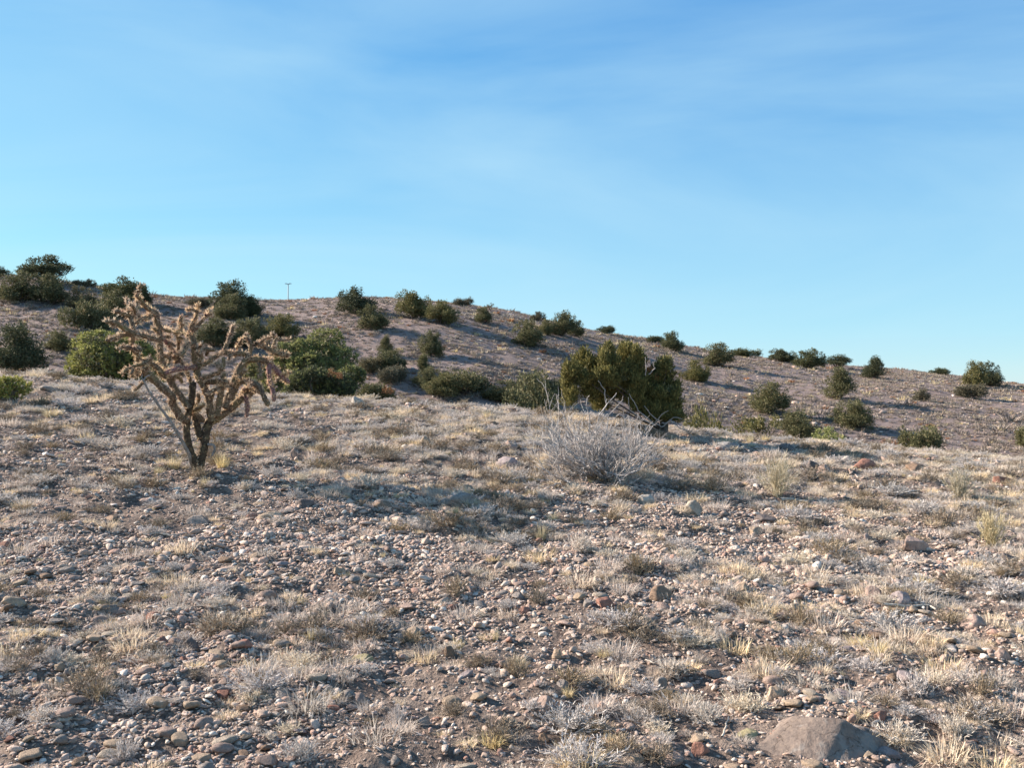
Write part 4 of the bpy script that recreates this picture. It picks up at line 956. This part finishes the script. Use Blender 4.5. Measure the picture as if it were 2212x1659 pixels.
# ------------------------------------------------------------------ named stones
ST = [ # px, py(base), w, h, colour, label, (extra depth factor)
 (24, 1312, 64, 20, 'tan', 'flat tan slab at the left edge, midway down'),
 (425, 1134, 68, 17, 'grey', 'long flat grey stone straight below the cholla'),
 (579, 1122, 58, 15, 'tan', 'flat tan stone below right of the cholla trunk'),
 (316, 1087, 46, 11, 'pink', 'flat pinkish stone below left of the cholla trunk'),
 (239, 1124, 42, 10, 'brown', 'flat brownish stone far below left of the cholla'),
 (528, 1402, 46, 17, 'red', 'flat red stone alone in the lower left gravel'),
 (306, 1430, 38, 24, 'tan', 'pointed tan stone in the lower left gravel'),
 (611, 1513, 42, 32, 'grey', 'round grey cobble in the lower left gravel'),
 (411, 1408, 30, 26, 'dark', 'round dark cobble left of the flat red stone'),
 (463, 1430, 33, 18, 'pink', 'small tan pink stone below the flat red stone'),
 (658, 1098, 42, 22, 'dark', 'dark pointed stone in the shade right below the cholla'),
 (391, 1490, 46, 16, 'grey', 'flat grey stone below the pointed tan stone'),
 (348, 1528, 48, 18, 'brown', 'brown stone low in the left gravel'),
 (131, 1560, 46, 16, 'cream', 'pale elongated stone in the lower left corner area'),
 (130, 1484, 28, 20, 'white', 'small whitish stone above the lower left corner'),
 (999, 1092, 84, 24, 'grey', 'long pale slab beside the cholla shadow in the middle'),
 (831, 1103, 58, 18, 'brown', 'dark brown stone in the cholla shadow'),
 (1096, 1010, 50, 24, 'lilac', 'lilac grey rock left of the bare shrub'),
 (1394, 1092, 50, 24, 'white', 'white angular rock below right of the bare shrub'),
 (1305, 1313, 48, 20, 'red', 'red flat sided block in the middle right gravel'),
 (1432, 1300, 66, 30, 'brown', 'brown blocky rock right of the red block'),
 (1177, 1539, 52, 33, 'pink', 'pinkish white rounded cobble at the bottom centre'),
 (851, 1364, 36, 20, 'grey', 'grey brown cobble, left in the small heap left of centre'),
 (894, 1374, 36, 22, 'tan', 'tan cobble, right in the small heap left of centre'),
 (863, 1388, 38, 18, 'blue', 'bluish grey angular stone below the small heap'),
 (872, 1425, 60, 14, 'tan', 'long thin tan stone below the small heap left of centre'),
 (783, 1430, 50, 13, 'olive', 'flat greenish grey stone left of the long thin stone'),
 (912, 1568, 34, 24, 'grey', 'round grey cobble low in the centre left'),
 (1260, 1654, 38, 20, 'tan', 'smooth tan cobble at the bottom edge'),
 (969, 1420, 24, 24, 'brown', 'small round reddish brown cobble below centre'),
 (1175, 1604, 30, 20, 'brown', 'small brown stone under the pinkish white cobble'),
 (1426, 1492, 34, 24, 'grey', 'grey cobble among tufts in the lower right centre'),
 (1205, 1424, 26, 18, 'tan', 'small tan cobble in the lower centre'),
 (1155, 1334, 14, 18, 'white', 'tiny upright white stone in the middle'),
 (1132, 1326, 32, 12, 'red', 'small red stone touching the tiny white one'),
 (1601, 1280, 42, 26, 'tan', 'cone shaped tan stone in the right gravel'),
 (1886, 1296, 40, 26, 'pink', 'rounded tan pink cobble left of the lilac one on the right'),
 (1947, 1308, 50, 28, 'lilac', 'lilac grey cobble with a stick in front on the right'),
 (2095, 1360, 62, 26, 'pink', 'brownish pink rock near the right edge, low'),
 (1706, 1224, 58, 20, 'cream', 'flat cream stone right of centre'),
 (1498, 1114, 48, 28, 'cream', 'cream blocky rock between bare shrub and straw shrub'),
 (1658, 1130, 46, 16, 'dark', 'dark brown stone under the straw coloured shrub'),
 (1977, 1190, 64, 30, 'pink', 'pink brown lumpy rock in the right gravel'),
 (1882, 1160, 38, 18, 'cream', 'cream stone above the pink brown lumpy rock'),
 (1635, 1156, 34, 20, 'tan', 'tan stone below the dark brown stone on the right'),
 (2182, 1216, 38, 24, 'dark', 'dark grey rock at the right edge'),
 (2208, 1230, 26, 18, 'pink', 'pink rock leaning on the dark rock at the right edge'),
 (2168, 1048, 38, 24, 'red', 'red rounded rock near the right edge by the brow'),
 (1868, 1014, 56, 20, 'red', 'reddish rock on the brow right of the white stone'),
 (1757, 1018, 28, 22, 'dark', 'small dark rock on the brow'),
 (1785, 1022, 36, 16, 'pink', 'pink rock touching the small dark rock on the brow'),
 (1828, 1000, 22, 16, 'white', 'small white stone on the right brow'),
 (1512, 1632, 46, 26, 'red', 'red stone at the bottom, left of the boulder'),
 (1617, 1597, 50, 18, 'olive', 'olive flat topped stone touching the left tip of the boulder'),
 (1674, 1510, 44, 22, 'tan', 'tan stone above the boulder'),
 (1981, 1016, 42, 14, 'brown', 'low brown rock on the right brow'),
 (2184, 1284, 44, 28, 'pink', 'pinkish boulder cut by the right edge'),
 (1904, 1556, 34, 18, 'red', 'small red stone right of the boulder'),
 (2168, 1424, 38, 22, 'pink', 'pinkish cobble near the right edge, low down'),
 (1708, 976, 50, 18, 'dark', 'dark humped rock on the brow below the bushes'),
 (1572, 974, 66, 17, 'blue', 'half buried grey rock on the brow right of the juniper'),
 (1102, 974, 42, 24, 'pink', 'grey pink rock left of the bare shrub, nearer the brow'),
 (1063, 920, 24, 10, 'brown', 'small dark red stone at the brow left of the bare shrub'),
 (770, 881, 28, 24, 'white', 'bright white rock standing on the brow'),
 (914, 944, 58, 13, 'blue', 'flat bluish stone below the white rock'),
 (918, 964, 34, 18, 'tan', 'orange tan stone in front of the flat bluish stone'),
 (634, 992, 20, 24, 'pink', 'small upright pinkish stone right of the cholla'),
 (104, 846, 52, 13, 'grey', 'flat grey slab on the left brow'),
 (1012, 1062, 26, 12, 'tan', 'small tan stone above the long pale slab'),
 (1240, 1052, 26, 12, 'cream', 'small cream stone in front of the bare shrub'),
 (735, 1240, 26, 14, 'tan', 'small tan stone in the middle left gravel'),
 (1546, 1395, 30, 18, 'grey', 'small grey stone by the pale spiky tuft'),
]
for i, (px, py, w_, h_, c, lab) in enumerate(ST):
    p = hit(px, py); k = p.y/F; s = w_*k; hh = max(h_*k*1.15, 0.02)
    me = stone_mesh('stone', 300+i, (s*1.04, s*random.uniform(0.65, 0.85), hh*1.5), M_ROCK[c], facets=random.choice([6, 8, 11]) if h_ < 24 or c != 'lilac' else 4, sub=4, rough=0.26)
    o = obj('stone', me, loc=p + Vector((0, s*0.25, hh*0.12))); o.rotation_euler = (random.uniform(-.08, .08), random.uniform(-.1, .1), random.uniform(-.35, .35))
    tag(o, lab, 'stone')

def boulder():
    p = hit(1775, 1640, 2.5, 10); k = p.y/F
    v, f = ico(5); v = v.copy(); 
    v *= (1 + 0.08*n3(v, 1.1, 71))[:, None]
    for d, h in [((-0.30, -0.30, 1), 0.44), ((0.10, -0.45, 1), 0.46), ((0.62, -0.35, 0.75), 0.58), ((0.15, 0.6, 0.8), 0.55), ((0.1, -1, 0.35), 0.74), ((-0.75, 0.25, 0.6), 0.60)]:
        d = np.array(d)/np.linalg.norm(d); ex = np.maximum(v @ d - h, 0); v -= np.outer(ex*0.92, d)
    # the stepped ledge on its right shoulder
    st = 1/(1+np.exp(-(v[:, 0] - 0.36 - 0.35*v[:, 1])/0.035)); v[:, 2] -= 0.13*st*(v[:, 2] > 0)
    v += (v/np.linalg.norm(v, axis=1)[:, None])*(0.012*n3(v, 6, 17, 4))[:, None]
    v = v*np.array([168*k, 0.24, 0.20]) ; v[:, 2] += 0.02*np.sin(v[:, 0]*9)
    o = obj('boulder', mesh('boulder', v, tris=f, mat=M_BOULDER, smooth=True), loc=p + Vector((0.0, 0.10, 0.0)))
    o.rotation_euler = (math.radians(8), math.radians(4), math.radians(-14))
    tag(o, 'large smooth grey brown boulder half buried at the bottom right', 'boulder')
    me = stone_mesh('boulder_ledge', 977, (0.26, 0.30, 0.17), M_BOULDER, facets=7, sub=4, rough=0.2)
    q = obj('ledge', me, o); q.location = (0.185, 0.05, -0.025); q.rotation_euler = (0.1, 0.35, 0.3)
boulder()

# ------------------------------------------------------------------ dead sticks lying about
STK = [([(850,1368),(872,1356),(905,1351)], 4.5, M_DSTICK, 'grey stick lying across the small stone heap left of centre'),
       ([(1686,1084),(1715,1083),(1748,1089)], 7, M_STICK, 'short bleached log below the straw coloured shrub'),
       ([(1905,1311),(1950,1316),(2005,1314),(2020,1322)], 6, M_STICK, 'curved bleached stick in front of the lilac cobble'),
       ([(311,1160),(345,1157),(368,1163),(405,1156)], 5, M_STICK, 'bleached crooked stick below the cholla'),
       ([(668,936),(690,926),(712,924),(728,933)], 3, M_DSTICK, 'thin pale stick near the brow right of the cholla'),
       ([(780,931),(800,935),(830,939)], 2.5, M_DSTICK, 'thin stick below the white rock on the brow'),
       ([(2120,1572),(2165,1597),(2220,1622)], 3.5, M_DSTICK, 'dark thin branch in the lower right corner'),
       ([(1936,1062),(1960,1068),(1985,1064)], 5, M_STICK, 'white forked stick on the right brow'),
       ([(1520,1108),(1540,1120),(1552,1112)], 2.5, M_DSTICK, 'small twig beside the cream blocky rock'),
       ([(1395,1432),(1412,1440),(1440,1428)], 3, M_STICK, 'small pale twig in the lower right centre'),
       ([(2010,1120),(2040,1108),(2052,1106)], 4, M_STICK, 'short white stick in the right gravel'),
       ([(1560,1600),(1566,1575),(1572,1555)], 5, M_STICK, 'pale chip of wood standing left of the boulder')]
for pts, rad, m, lab in STK:
    P = [hit(x, y) for x, y in pts]; b = P[0]; k = b.y/F; mb = MB(); PP = []
    for i in range(len(P)-1):
        for q in range(4):
            PP.append(P[i].lerp(P[i+1], q/4) - b + Vector((random.uniform(-1, 1)*.004, random.uniform(-1, 1)*.006, 0.012 + random.uniform(0, .006))))
    PP.append(P[-1]-b+Vector((0, 0, 0.012))); n = len(PP)
    mb.tube(PP, [rad*k*0.5*(1.1-0.5*i/n)*random.uniform(0.85, 1.15) for i in range(n)], 7)
    o = obj('dead_stick', mb.build('dead_stick', m), loc=b); tag(o, lab, 'stick')

# ------------------------------------------------------------------ tuft prototypes
TUFT = {}
for i in range(5): 
    v, q = blades(230, 0.075, 0.13, 0.0030, 400+i, 0.75, 0.8); TUFT['grey%d' % i] = mesh('grey_tuft', v, tris=q, mat=M_GREY)
for i in range(4): 
    v, q = blades(120, 0.105, 0.075, 0.0030, 420+i, 0.6, 0.50); TUFT['straw%d' % i] = mesh('straw_tuft', v, tris=q, mat=M_STRAW)
for i in range(4):
    v, q = twiggy(55, 0.085, 0.20, 440+i, 0.0034, 8, 0.26); TUFT['twig%d' % i] = mesh('twiggy_tuft', v, tris=q, mat=M_TWIG)
for i in range(3):
    v, q = twiggy(70, 0.075, 0.19, 460+i, 0.0034, 9, 0.22); TUFT['sage%d' % i] = mesh('silver_tuft', v, tris=q, mat=M_SAGE)

M_SSH = leafy('pale_straw_twigs', [(0.0, (0.264, 0.220, 0.150)), (0.5, (0.440, 0.387, 0.282)), (1.0, (0.634, 0.572, 0.440))], 0.2)
NT = [ # px, base py, w, h, kind, label, category
 (1680, 1074, 100, 88, 'Tstraw', 'tall wispy straw coloured shrub on the right side of the knoll', 'shrub'),
 (2072, 1080, 74, 66, 'Tstraw', 'pale yellow rounded shrub near the right brow', 'shrub'),
 (2140, 1180, 74, 76, 'Tstraw', 'pale yellow shrub below the rounded one, near the right edge', 'shrub'),
 (377, 1012, 50, 44, 'straw', 'golden grass clump touching the left of the cholla trunk', 'grass tuft'),
 (345, 1024, 40, 30, 'straw', 'yellow grass clump left of the one touching the cholla trunk', 'grass tuft'),
 (480, 1010, 46, 42, 'straw', 'golden grass clump right of the cholla trunk', 'grass tuft'),
 (445, 1048, 40, 26, 'straw', 'dry grass clump in front of the cholla trunk', 'grass tuft'),
 (335, 1052, 90, 26, 'twig', 'dark low matted shrub left of the cholla foot', 'shrub'),
 (275, 1050, 50, 26, 'sage', 'silvery low shrub beside the dark matted shrub', 'shrub'),
 (590, 1030, 84, 30, 'sage', 'blue grey low shrub right of the cholla foot', 'shrub'),
 (530, 1060, 60, 26, 'sage', 'silvery shrub in front of the blue grey one', 'shrub'),
 (1169, 1166, 42, 50, 'straw', 'spiky golden tuft in the cholla shadow', 'grass tuft'),
 (985, 1284, 92, 44, 'twig', 'brown rounded twiggy mound in the middle', 'shrub'),
 (1160, 1300, 74, 32, 'twig', 'brownish twiggy mound left of the red block', 'shrub'),
 (1378, 1238, 80, 56, 'twig', 'grey brown bushy clump right of the middle', 'shrub'),
 (1256, 1192, 88, 52, 'sage', 'pale silver clump right of the spiky golden tuft', 'shrub'),
 (989, 1402, 56, 38, 'straw', 'golden grass fan below the brown mound', 'grass tuft'),
 (1070, 1384, 30, 40, 'straw', 'slim golden tuft right of the golden fan', 'grass tuft'),
 (1114, 1462, 78, 56, 'twig', 'dark twiggy shrub with straw on top, lower centre', 'shrub'),
 (1122, 1440, 42, 36, 'straw', 'straw tuft growing out of the dark twiggy shrub', 'grass tuft'),
 (1305, 1418, 60, 28, 'straw', 'greenish straw tuft right of the lower centre', 'grass tuft'),
 (1730, 1354, 98, 52, 'twig', 'grey twiggy shrub above the boulder on the right', 'shrub'),
 (1556, 1388, 46, 40, 'sage', 'pale spiky tuft in the lower right gravel', 'grass tuft'),
 (672, 1384, 38, 38, 'straw', 'golden tuft in the lower left centre', 'grass tuft'),
 (620, 1370, 90, 34, 'twig', 'brownish clump left of the golden tuft', 'shrub'),
 (90, 880, 60, 26, 'twig', 'dark brush clump on the left brow', 'shrub'),
 (110, 900, 64, 28, 'straw', 'tan grass patch below the left brow', 'grass tuft'),
 (640, 1080, 60, 30, 'sage', 'silver tuft in the shade right of the cholla', 'shrub'),
 (700, 1390, 60, 28, 'twig', 'brown clump right of the golden tuft, lower left centre', 'shrub'),
 (1450, 1460, 96, 50, 'sage', 'wide silver grey clump, lower right centre', 'shrub'),
 (1520, 1555, 110, 50, 'sage', 'wide pale fuzzy clump left of the boulder', 'shrub'),
 (1420, 1546, 100, 44, 'twig', 'brown and golden clump left of the wide pale fuzzy clump', 'shrub'),
 (1060, 1610, 110, 48, 'straw', 'wide straw tuft near the bottom centre', 'grass tuft'),
 (860, 1560, 56, 50, 'sage', 'pale grey tuft left of the round cobble, bottom', 'shrub'),
 (560, 1480, 60, 30, 'twig', 'brown clump above the round grey cobble', 'shrub'),
 (215, 1512, 90, 44, 'twig', 'brown low clump in the lower left', 'shrub'),
 (115, 1430, 80, 44, 'sage', 'silver grey clump in the lower left', 'shrub'),
 (270, 1640, 110, 56, 'sage', 'pale clump at the bottom left', 'shrub'),
 (650, 1640, 120, 56, 'sage', 'wide pale clump at the bottom left of centre', 'shrub'),
 (1975, 1500, 110, 60, 'sage', 'pale fuzzy clump right of the boulder', 'shrub'),
 (2060, 1590, 110, 60, 'sage', 'grey clump in the bottom right corner', 'shrub'),
 (2120, 1500, 90, 50, 'twig', 'brown clump above the bottom right corner', 'shrub'),
 (1850, 1395, 80, 36, 'straw', 'straw tuft between the right cobbles and the boulder', 'grass tuft'),
 (1990, 1262, 80, 30, 'straw', 'greenish straw tuft behind the lilac cobble', 'grass tuft'),
 (1420, 1085, 70, 26, 'sage', 'silver tuft in the shadow of the bare shrub', 'shrub'),
 (1540, 1050, 70, 30, 'twig', 'brown mat right of the bare shrub', 'shrub'),
 (1090, 1040, 56, 36, 'straw', 'straw clump in front of the lilac grey rock', 'grass tuft'),
 (1565, 965, 50, 38, 'straw', 'pale straw clump on the brow right of the juniper', 'grass tuft'),
 (1620, 958, 30, 34, 'straw', 'small pale clump on the brow beside the sparse shrub', 'grass tuft'),
 (1055, 905, 46, 24, 'straw', 'straw clump at the brow left of the bare shrub', 'grass tuft'),
 (980, 893, 34, 14, 'straw', 'low yellow clump at the brow right of the white rock', 'grass tuft'),
]
for i, (px, py, w_, h_, kd, lab, cat) in enumerate(NT):
    p = hit(px, py); k = p.y/F
    if kd == 'Tstraw':
        v, q = twiggy(90, h_*k, w_*k*1.05, 600+i, 0.0045, 8, 0.22); me = mesh('straw_shrub', v, tris=q, mat=M_SSH)
        o = obj('straw_shrub', me, loc=p); tag(o, lab, cat)
        continue
    nv = {'straw': 4, 'twig': 4, 'sage': 3}[kd]; me = TUFT['%s%d' % (kd, i % nv)]
    W0 = {'straw': 0.13, 'twig': 0.22, 'sage': 0.22}[kd]; H0 = {'straw': 0.13, 'twig': 0.10, 'sage': 0.10}[kd]
    nmx = {'straw': 'grass_clump', 'twig': 'low_shrub', 'sage': 'low_shrub'}[kd]
    o = obj(nmx, me, loc=p); o.scale = (w_*k/W0, w_*k/W0*0.8, h_*k/H0*1.05); o.rotation_euler = (0, 0, random.uniform(-3.1, 3.1)); tag(o, lab, cat)

# ------------------------------------------------------------------ scatter: tufts and stones, the largest as individuals, the rest as ground cover and gravel
def scatter(n, y0, y1, seed, dens, umax=0.66):
    """random points in the wedge in front of the camera; dens(y) is points per square metre (relative)"""
    rg = np.random.default_rng(seed); out = []
    tot = 0
    while tot < n:
        y = np.sqrt(rg.uniform(y0*y0, y1*y1, n)); u = rg.uniform(-umax, umax, n)
        k = rg.uniform(size=n) < dens(u*y, y); out.append(np.stack([u[k]*y[k], y[k]], -1)); tot += k.sum()
    return np.concatenate(out)[:n]
def patch(x, y): return np.clip(0.55 + 1.5*fbm(x*0.8+3, y*0.8, 3, 77), 0.05, 1)
def inst_group(name, protos, pts, rot, scl, idx, mat_dummy=None, label=None):
    src = bpy.data.collections.new(name + '_sources')
    for i, me in enumerate(protos): src.objects.link(bpy.data.objects.new('%s_source_%02d' % (name, i), me))
    me = bpy.data.meshes.new(name); me.vertices.add(len(pts)); me.vertices.foreach_set('co', np.asarray(pts, np.float32).ravel())
    a = me.attributes.new('rot', 'FLOAT_VECTOR', 'POINT'); a.data.foreach_set('vector', np.asarray(rot, np.float32).ravel())
    a = me.attributes.new('scl', 'FLOAT_VECTOR', 'POINT'); a.data.foreach_set('vector', np.asarray(scl, np.float32).ravel())
    a = me.attributes.new('idx', 'INT', 'POINT'); a.data.foreach_set('value', np.asarray(idx, np.int32))
    o = obj(name, me); tag(o, label, None, kind='stuff')
    ng = bpy.data.node_groups.new(name, 'GeometryNodeTree')
    ng.interface.new_socket('Geometry', in_out='INPUT', socket_type='NodeSocketGeometry'); ng.interface.new_socket('Geometry', in_out='OUTPUT', socket_type='NodeSocketGeometry')
    gi = ng.nodes.new('NodeGroupInput'); go = ng.nodes.new('NodeGroupOutput'); ip = ng.nodes.new('GeometryNodeInstanceOnPoints')
    ci = ng.nodes.new('GeometryNodeCollectionInfo'); ci.inputs['Collection'].default_value = src; ci.inputs['Separate Children'].default_value = True; ci.inputs['Reset Children'].default_value = True
    def att(nm, ty):
        n = ng.nodes.new('GeometryNodeInputNamedAttribute'); n.data_type = ty; n.inputs['Name'].default_value = nm
        return [s for s in n.outputs if s.enabled and s.name == 'Attribute'][0]
    e = ng.nodes.new('FunctionNodeEulerToRotation')
    K = ng.links.new
    K(gi.outputs[0], ip.inputs['Points']); K(ci.outputs[0], ip.inputs['Instance']); ip.inputs['Pick Instance'].default_value = True
    K(att('idx', 'INT'), ip.inputs['Instance Index']); K(att('rot', 'FLOAT_VECTOR'), e.inputs[0]); K(e.outputs[0], ip.inputs['Rotation'])
    K(att('scl', 'FLOAT_VECTOR'), ip.inputs['Scale']); K(ip.outputs[0], go.inputs[0])
    md = o.modifiers.new('scatter', 'NODES'); md.node_group = ng
    return o
def zone(x, y):
    p = (x/y)*F + CX
    if y > 11: row = 'near the brow'
    elif y > 8.2: row = 'level with the cholla foot'
    elif y > 5.6: row = 'in the middle gravel'
    else: row = 'in the nearest gravel'
    col = 'on the left' if p < 500 else 'left of centre' if p < 1050 else 'right of centre' if p < 1600 else 'on the right'
    return row + ' ' + col
in_view = lambda x, y, z: (np.abs(x/y) < 0.52) & (HY - (z-CAMZ)/y*F < 1670) & (y < 14.6)

# tufts
KIN = [('grey', 5, 0.10, 'grey_tuft', 'pale grey dry grass tuft'), ('straw', 4, 0.13, 'straw_tuft', 'straw coloured grass tuft'),
       ('twig', 4, 0.10, 'twiggy_tuft', 'brown twiggy tuft'), ('sage', 3, 0.10, 'silver_tuft', 'silvery grey tuft')]
rg = np.random.default_rng(91)
NTF = 13500
P = scatter(NTF, 2.6, 17.5, 92, lambda x, y: (0.10+0.90*patch(x, y))*np.clip(0.30 + y/13, 0, 1))
z = H(P[:, 0], P[:, 1])
kk = rg.choice(4, NTF, p=[0.66, 0.035, 0.125, 0.18]); var = rg.integers(0, 99, NTF); sc = np.exp(rg.normal(-0.50, 0.42, NTF)); sc = np.clip(sc, 0.25, 1.5)
sc *= np.where(kk == 1, 0.62, 1.0) * np.clip(0.8 + P[:, 1]/30, 0.8, 1.15)
vis = in_view(P[:, 0], P[:, 1], z); app = np.where(vis, sc/P[:, 1], 0)
order = np.argsort(-app); ind = order[:240]; rest = order[240:]
for i in ind:
    nm, nv, h0, on, lb = KIN[kk[i]]
    o = obj(on, TUFT['%s%d' % (nm, var[i] % nv)], loc=(P[i, 0], P[i, 1], z[i])); s = sc[i]
    o.scale = (s*1.25, s*1.25, s*0.85); o.rotation_euler = (0, 0, rg.uniform(0, 6.28))
    zz = zone(*P[i]); tag(o, lb + ' ' + zz, 'grass tuft' if nm in ('grey', 'straw') else 'shrub', lb + 's ' + zz)
names = sorted(TUFT); off = {'grey': names.index('grey0'), 'straw': names.index('straw0'), 'twig': names.index('twig0'), 'sage': names.index('sage0')}
idx = np.array([off[KIN[kk[i]][0]] + var[i] % KIN[kk[i]][1] for i in rest])
inst_group('dry_grass', [TUFT[n] for n in names], np.stack([P[rest, 0], P[rest, 1], z[rest]], -1),
           np.stack([np.zeros(len(rest)), np.zeros(len(rest)), rg.uniform(0, 6.28, len(rest))], -1), np.stack([sc[rest]*1.25, sc[rest]*1.25, sc[rest]*0.85], -1), idx,
           label='low dry grass and dwarf scrub covering the knoll')
# pebbles and cobbles
PM = [stone_mesh('pebble', 700+i, (1.0, (0.62, 0.75, 0.9)[i % 3], (0.42, 0.55, 0.68, 0.36)[i % 4]), M_PEB, facets=(5, 8, 10, 12)[i % 4], sub=2, rough=0.30, smooth=False) for i in range(14)]
NP = 240000
P = np.concatenate([scatter(int(NP*0.34), 2.6, 7.0, 93, lambda x, y: np.clip(0.62+1.3*fbm(x*0.7+9, y*0.7, 3, 55), 0.30, 1)), scatter(int(NP*0.66), 6.5, 17.0, 94, lambda x, y: np.clip(0.62+1.3*fbm(x*0.7+9, y*0.7, 3, 55), 0.30, 1)*np.clip(1.5-y/14, 0.25, 1))])
n = len(P); z = H(P[:, 0], P[:, 1])
d = np.exp(rg.normal(math.log(0.0168), 0.48, n)) * np.clip(0.85 + P[:, 1]/28, 0.85, 1.3)
big = rg.uniform(size=n) < 0.012; d = np.where(big, rg.uniform(0.05, 0.10, n), np.clip(d, 0.008, 0.058))
vis = in_view(P[:, 0], P[:, 1], z)
app = np.where(vis, d/P[:, 1], 0); order = np.argsort(-app); ind = order[:220]; rest = order[220:]
CB = [('grey', 'grey cobble'), ('tan', 'tan cobble'), ('pink', 'pinkish cobble'), ('brown', 'brown cobble'), ('cream', 'pale cream cobble'), ('red', 'dull red cobble'), ('lilac', 'lilac grey cobble')]
CM = {}
for c, _ in CB: CM[c] = [stone_mesh('cobble', 800+j*7+len(c), (1.0, 0.78, 0.55), M_ROCK[c], facets=5, sub=3, rough=0.2) for j in range(3)]
for j, i in enumerate(ind):
    c, lb = CB[rg.choice(7, p=[0.18, 0.27, 0.18, 0.13, 0.1, 0.06, 0.08])]
    o = obj('cobble', CM[c][j % 3], loc=(P[i, 0], P[i, 1], z[i]+d[i]*0.10)); s = d[i]
    o.scale = (s, s, s*rg.uniform(0.7, 1.1)); o.rotation_euler = (rg.normal(0, .15), rg.normal(0, .15), rg.uniform(0, 6.28))
    zz = zone(*P[i]); tag(o, 'small ' + lb + ' ' + zz, 'cobble', 'small ' + lb + 's ' + zz)
m = len(rest)
inst_group('gravel', PM, np.stack([P[rest, 0], P[rest, 1], z[rest]+d[rest]*0.06], -1), np.stack([rg.normal(0, .25, m), rg.normal(0, .25, m), rg.uniform(0, 6.28, m)], -1),
           np.stack([d[rest]*rg.uniform(0.8, 1.3, m), d[rest], d[rest]*rg.uniform(0.7, 1.2, m)], -1), rg.integers(0, 14, m), label='loose mixed gravel and pebbles over the knoll')

# tussocks and stones over the far hillside
M_HT = leafy('mauve_brown_tussock', [(0.0, (0.19, 0.155, 0.138)), (0.5, (0.26, 0.215, 0.188)), (1.0, (0.36, 0.305, 0.26))], 0.1)
M_HG = leafy('dull_grey_tussock', [(0.0, (0.22, 0.19, 0.165)), (0.5, (0.34, 0.295, 0.25)), (1.0, (0.50, 0.44, 0.37))], 0.15)
hm = []
for i in range(4):
    v, q = blades(46, 0.30, 0.50, 0.040, 500+i, 0.7, 0.9, segs=2); hm.append(mesh('hill_tussock', v, tris=q, mat=(M_HT, M_HG, M_HT, M_STRAW)[i]))
for i in range(3): hm.append(stone_mesh('hill_stone', 520+i, (0.35, 0.28, 0.2), M_PEB, sub=2))
v, q = blades(60, 0.28, 0.4, 0.04, 530, 0.6, 0.85); hm.append(mesh('hill_red_tussock', v, tris=q, mat=M_RUST))
NH = 85000
P = scatter(NH, 18, 132, 95, lambda x, y: np.clip(0.6 + 1.5*fbm(x*0.16, y*0.16, 3, 61), 0.35, 1)*np.clip(30/y, 0.2, 1), umax=0.62)
z = H(P[:, 0], P[:, 1]); idx = rg.choice(8, NH, p=[0.33, 0.20, 0.28, 0.04, 0.05, 0.04, 0.04, 0.02]); s = np.exp(rg.normal(-0.75, 0.45, NH))
inst_group('hillside_scrub', hm, np.stack([P[:, 0], P[:, 1], z], -1), np.stack([np.zeros(NH), np.zeros(NH), rg.uniform(0, 6.28, NH)], -1),
           np.stack([s*1.2, s*1.2, s*0.75], -1), idx, label='low scrub and stones covering the far hillside')
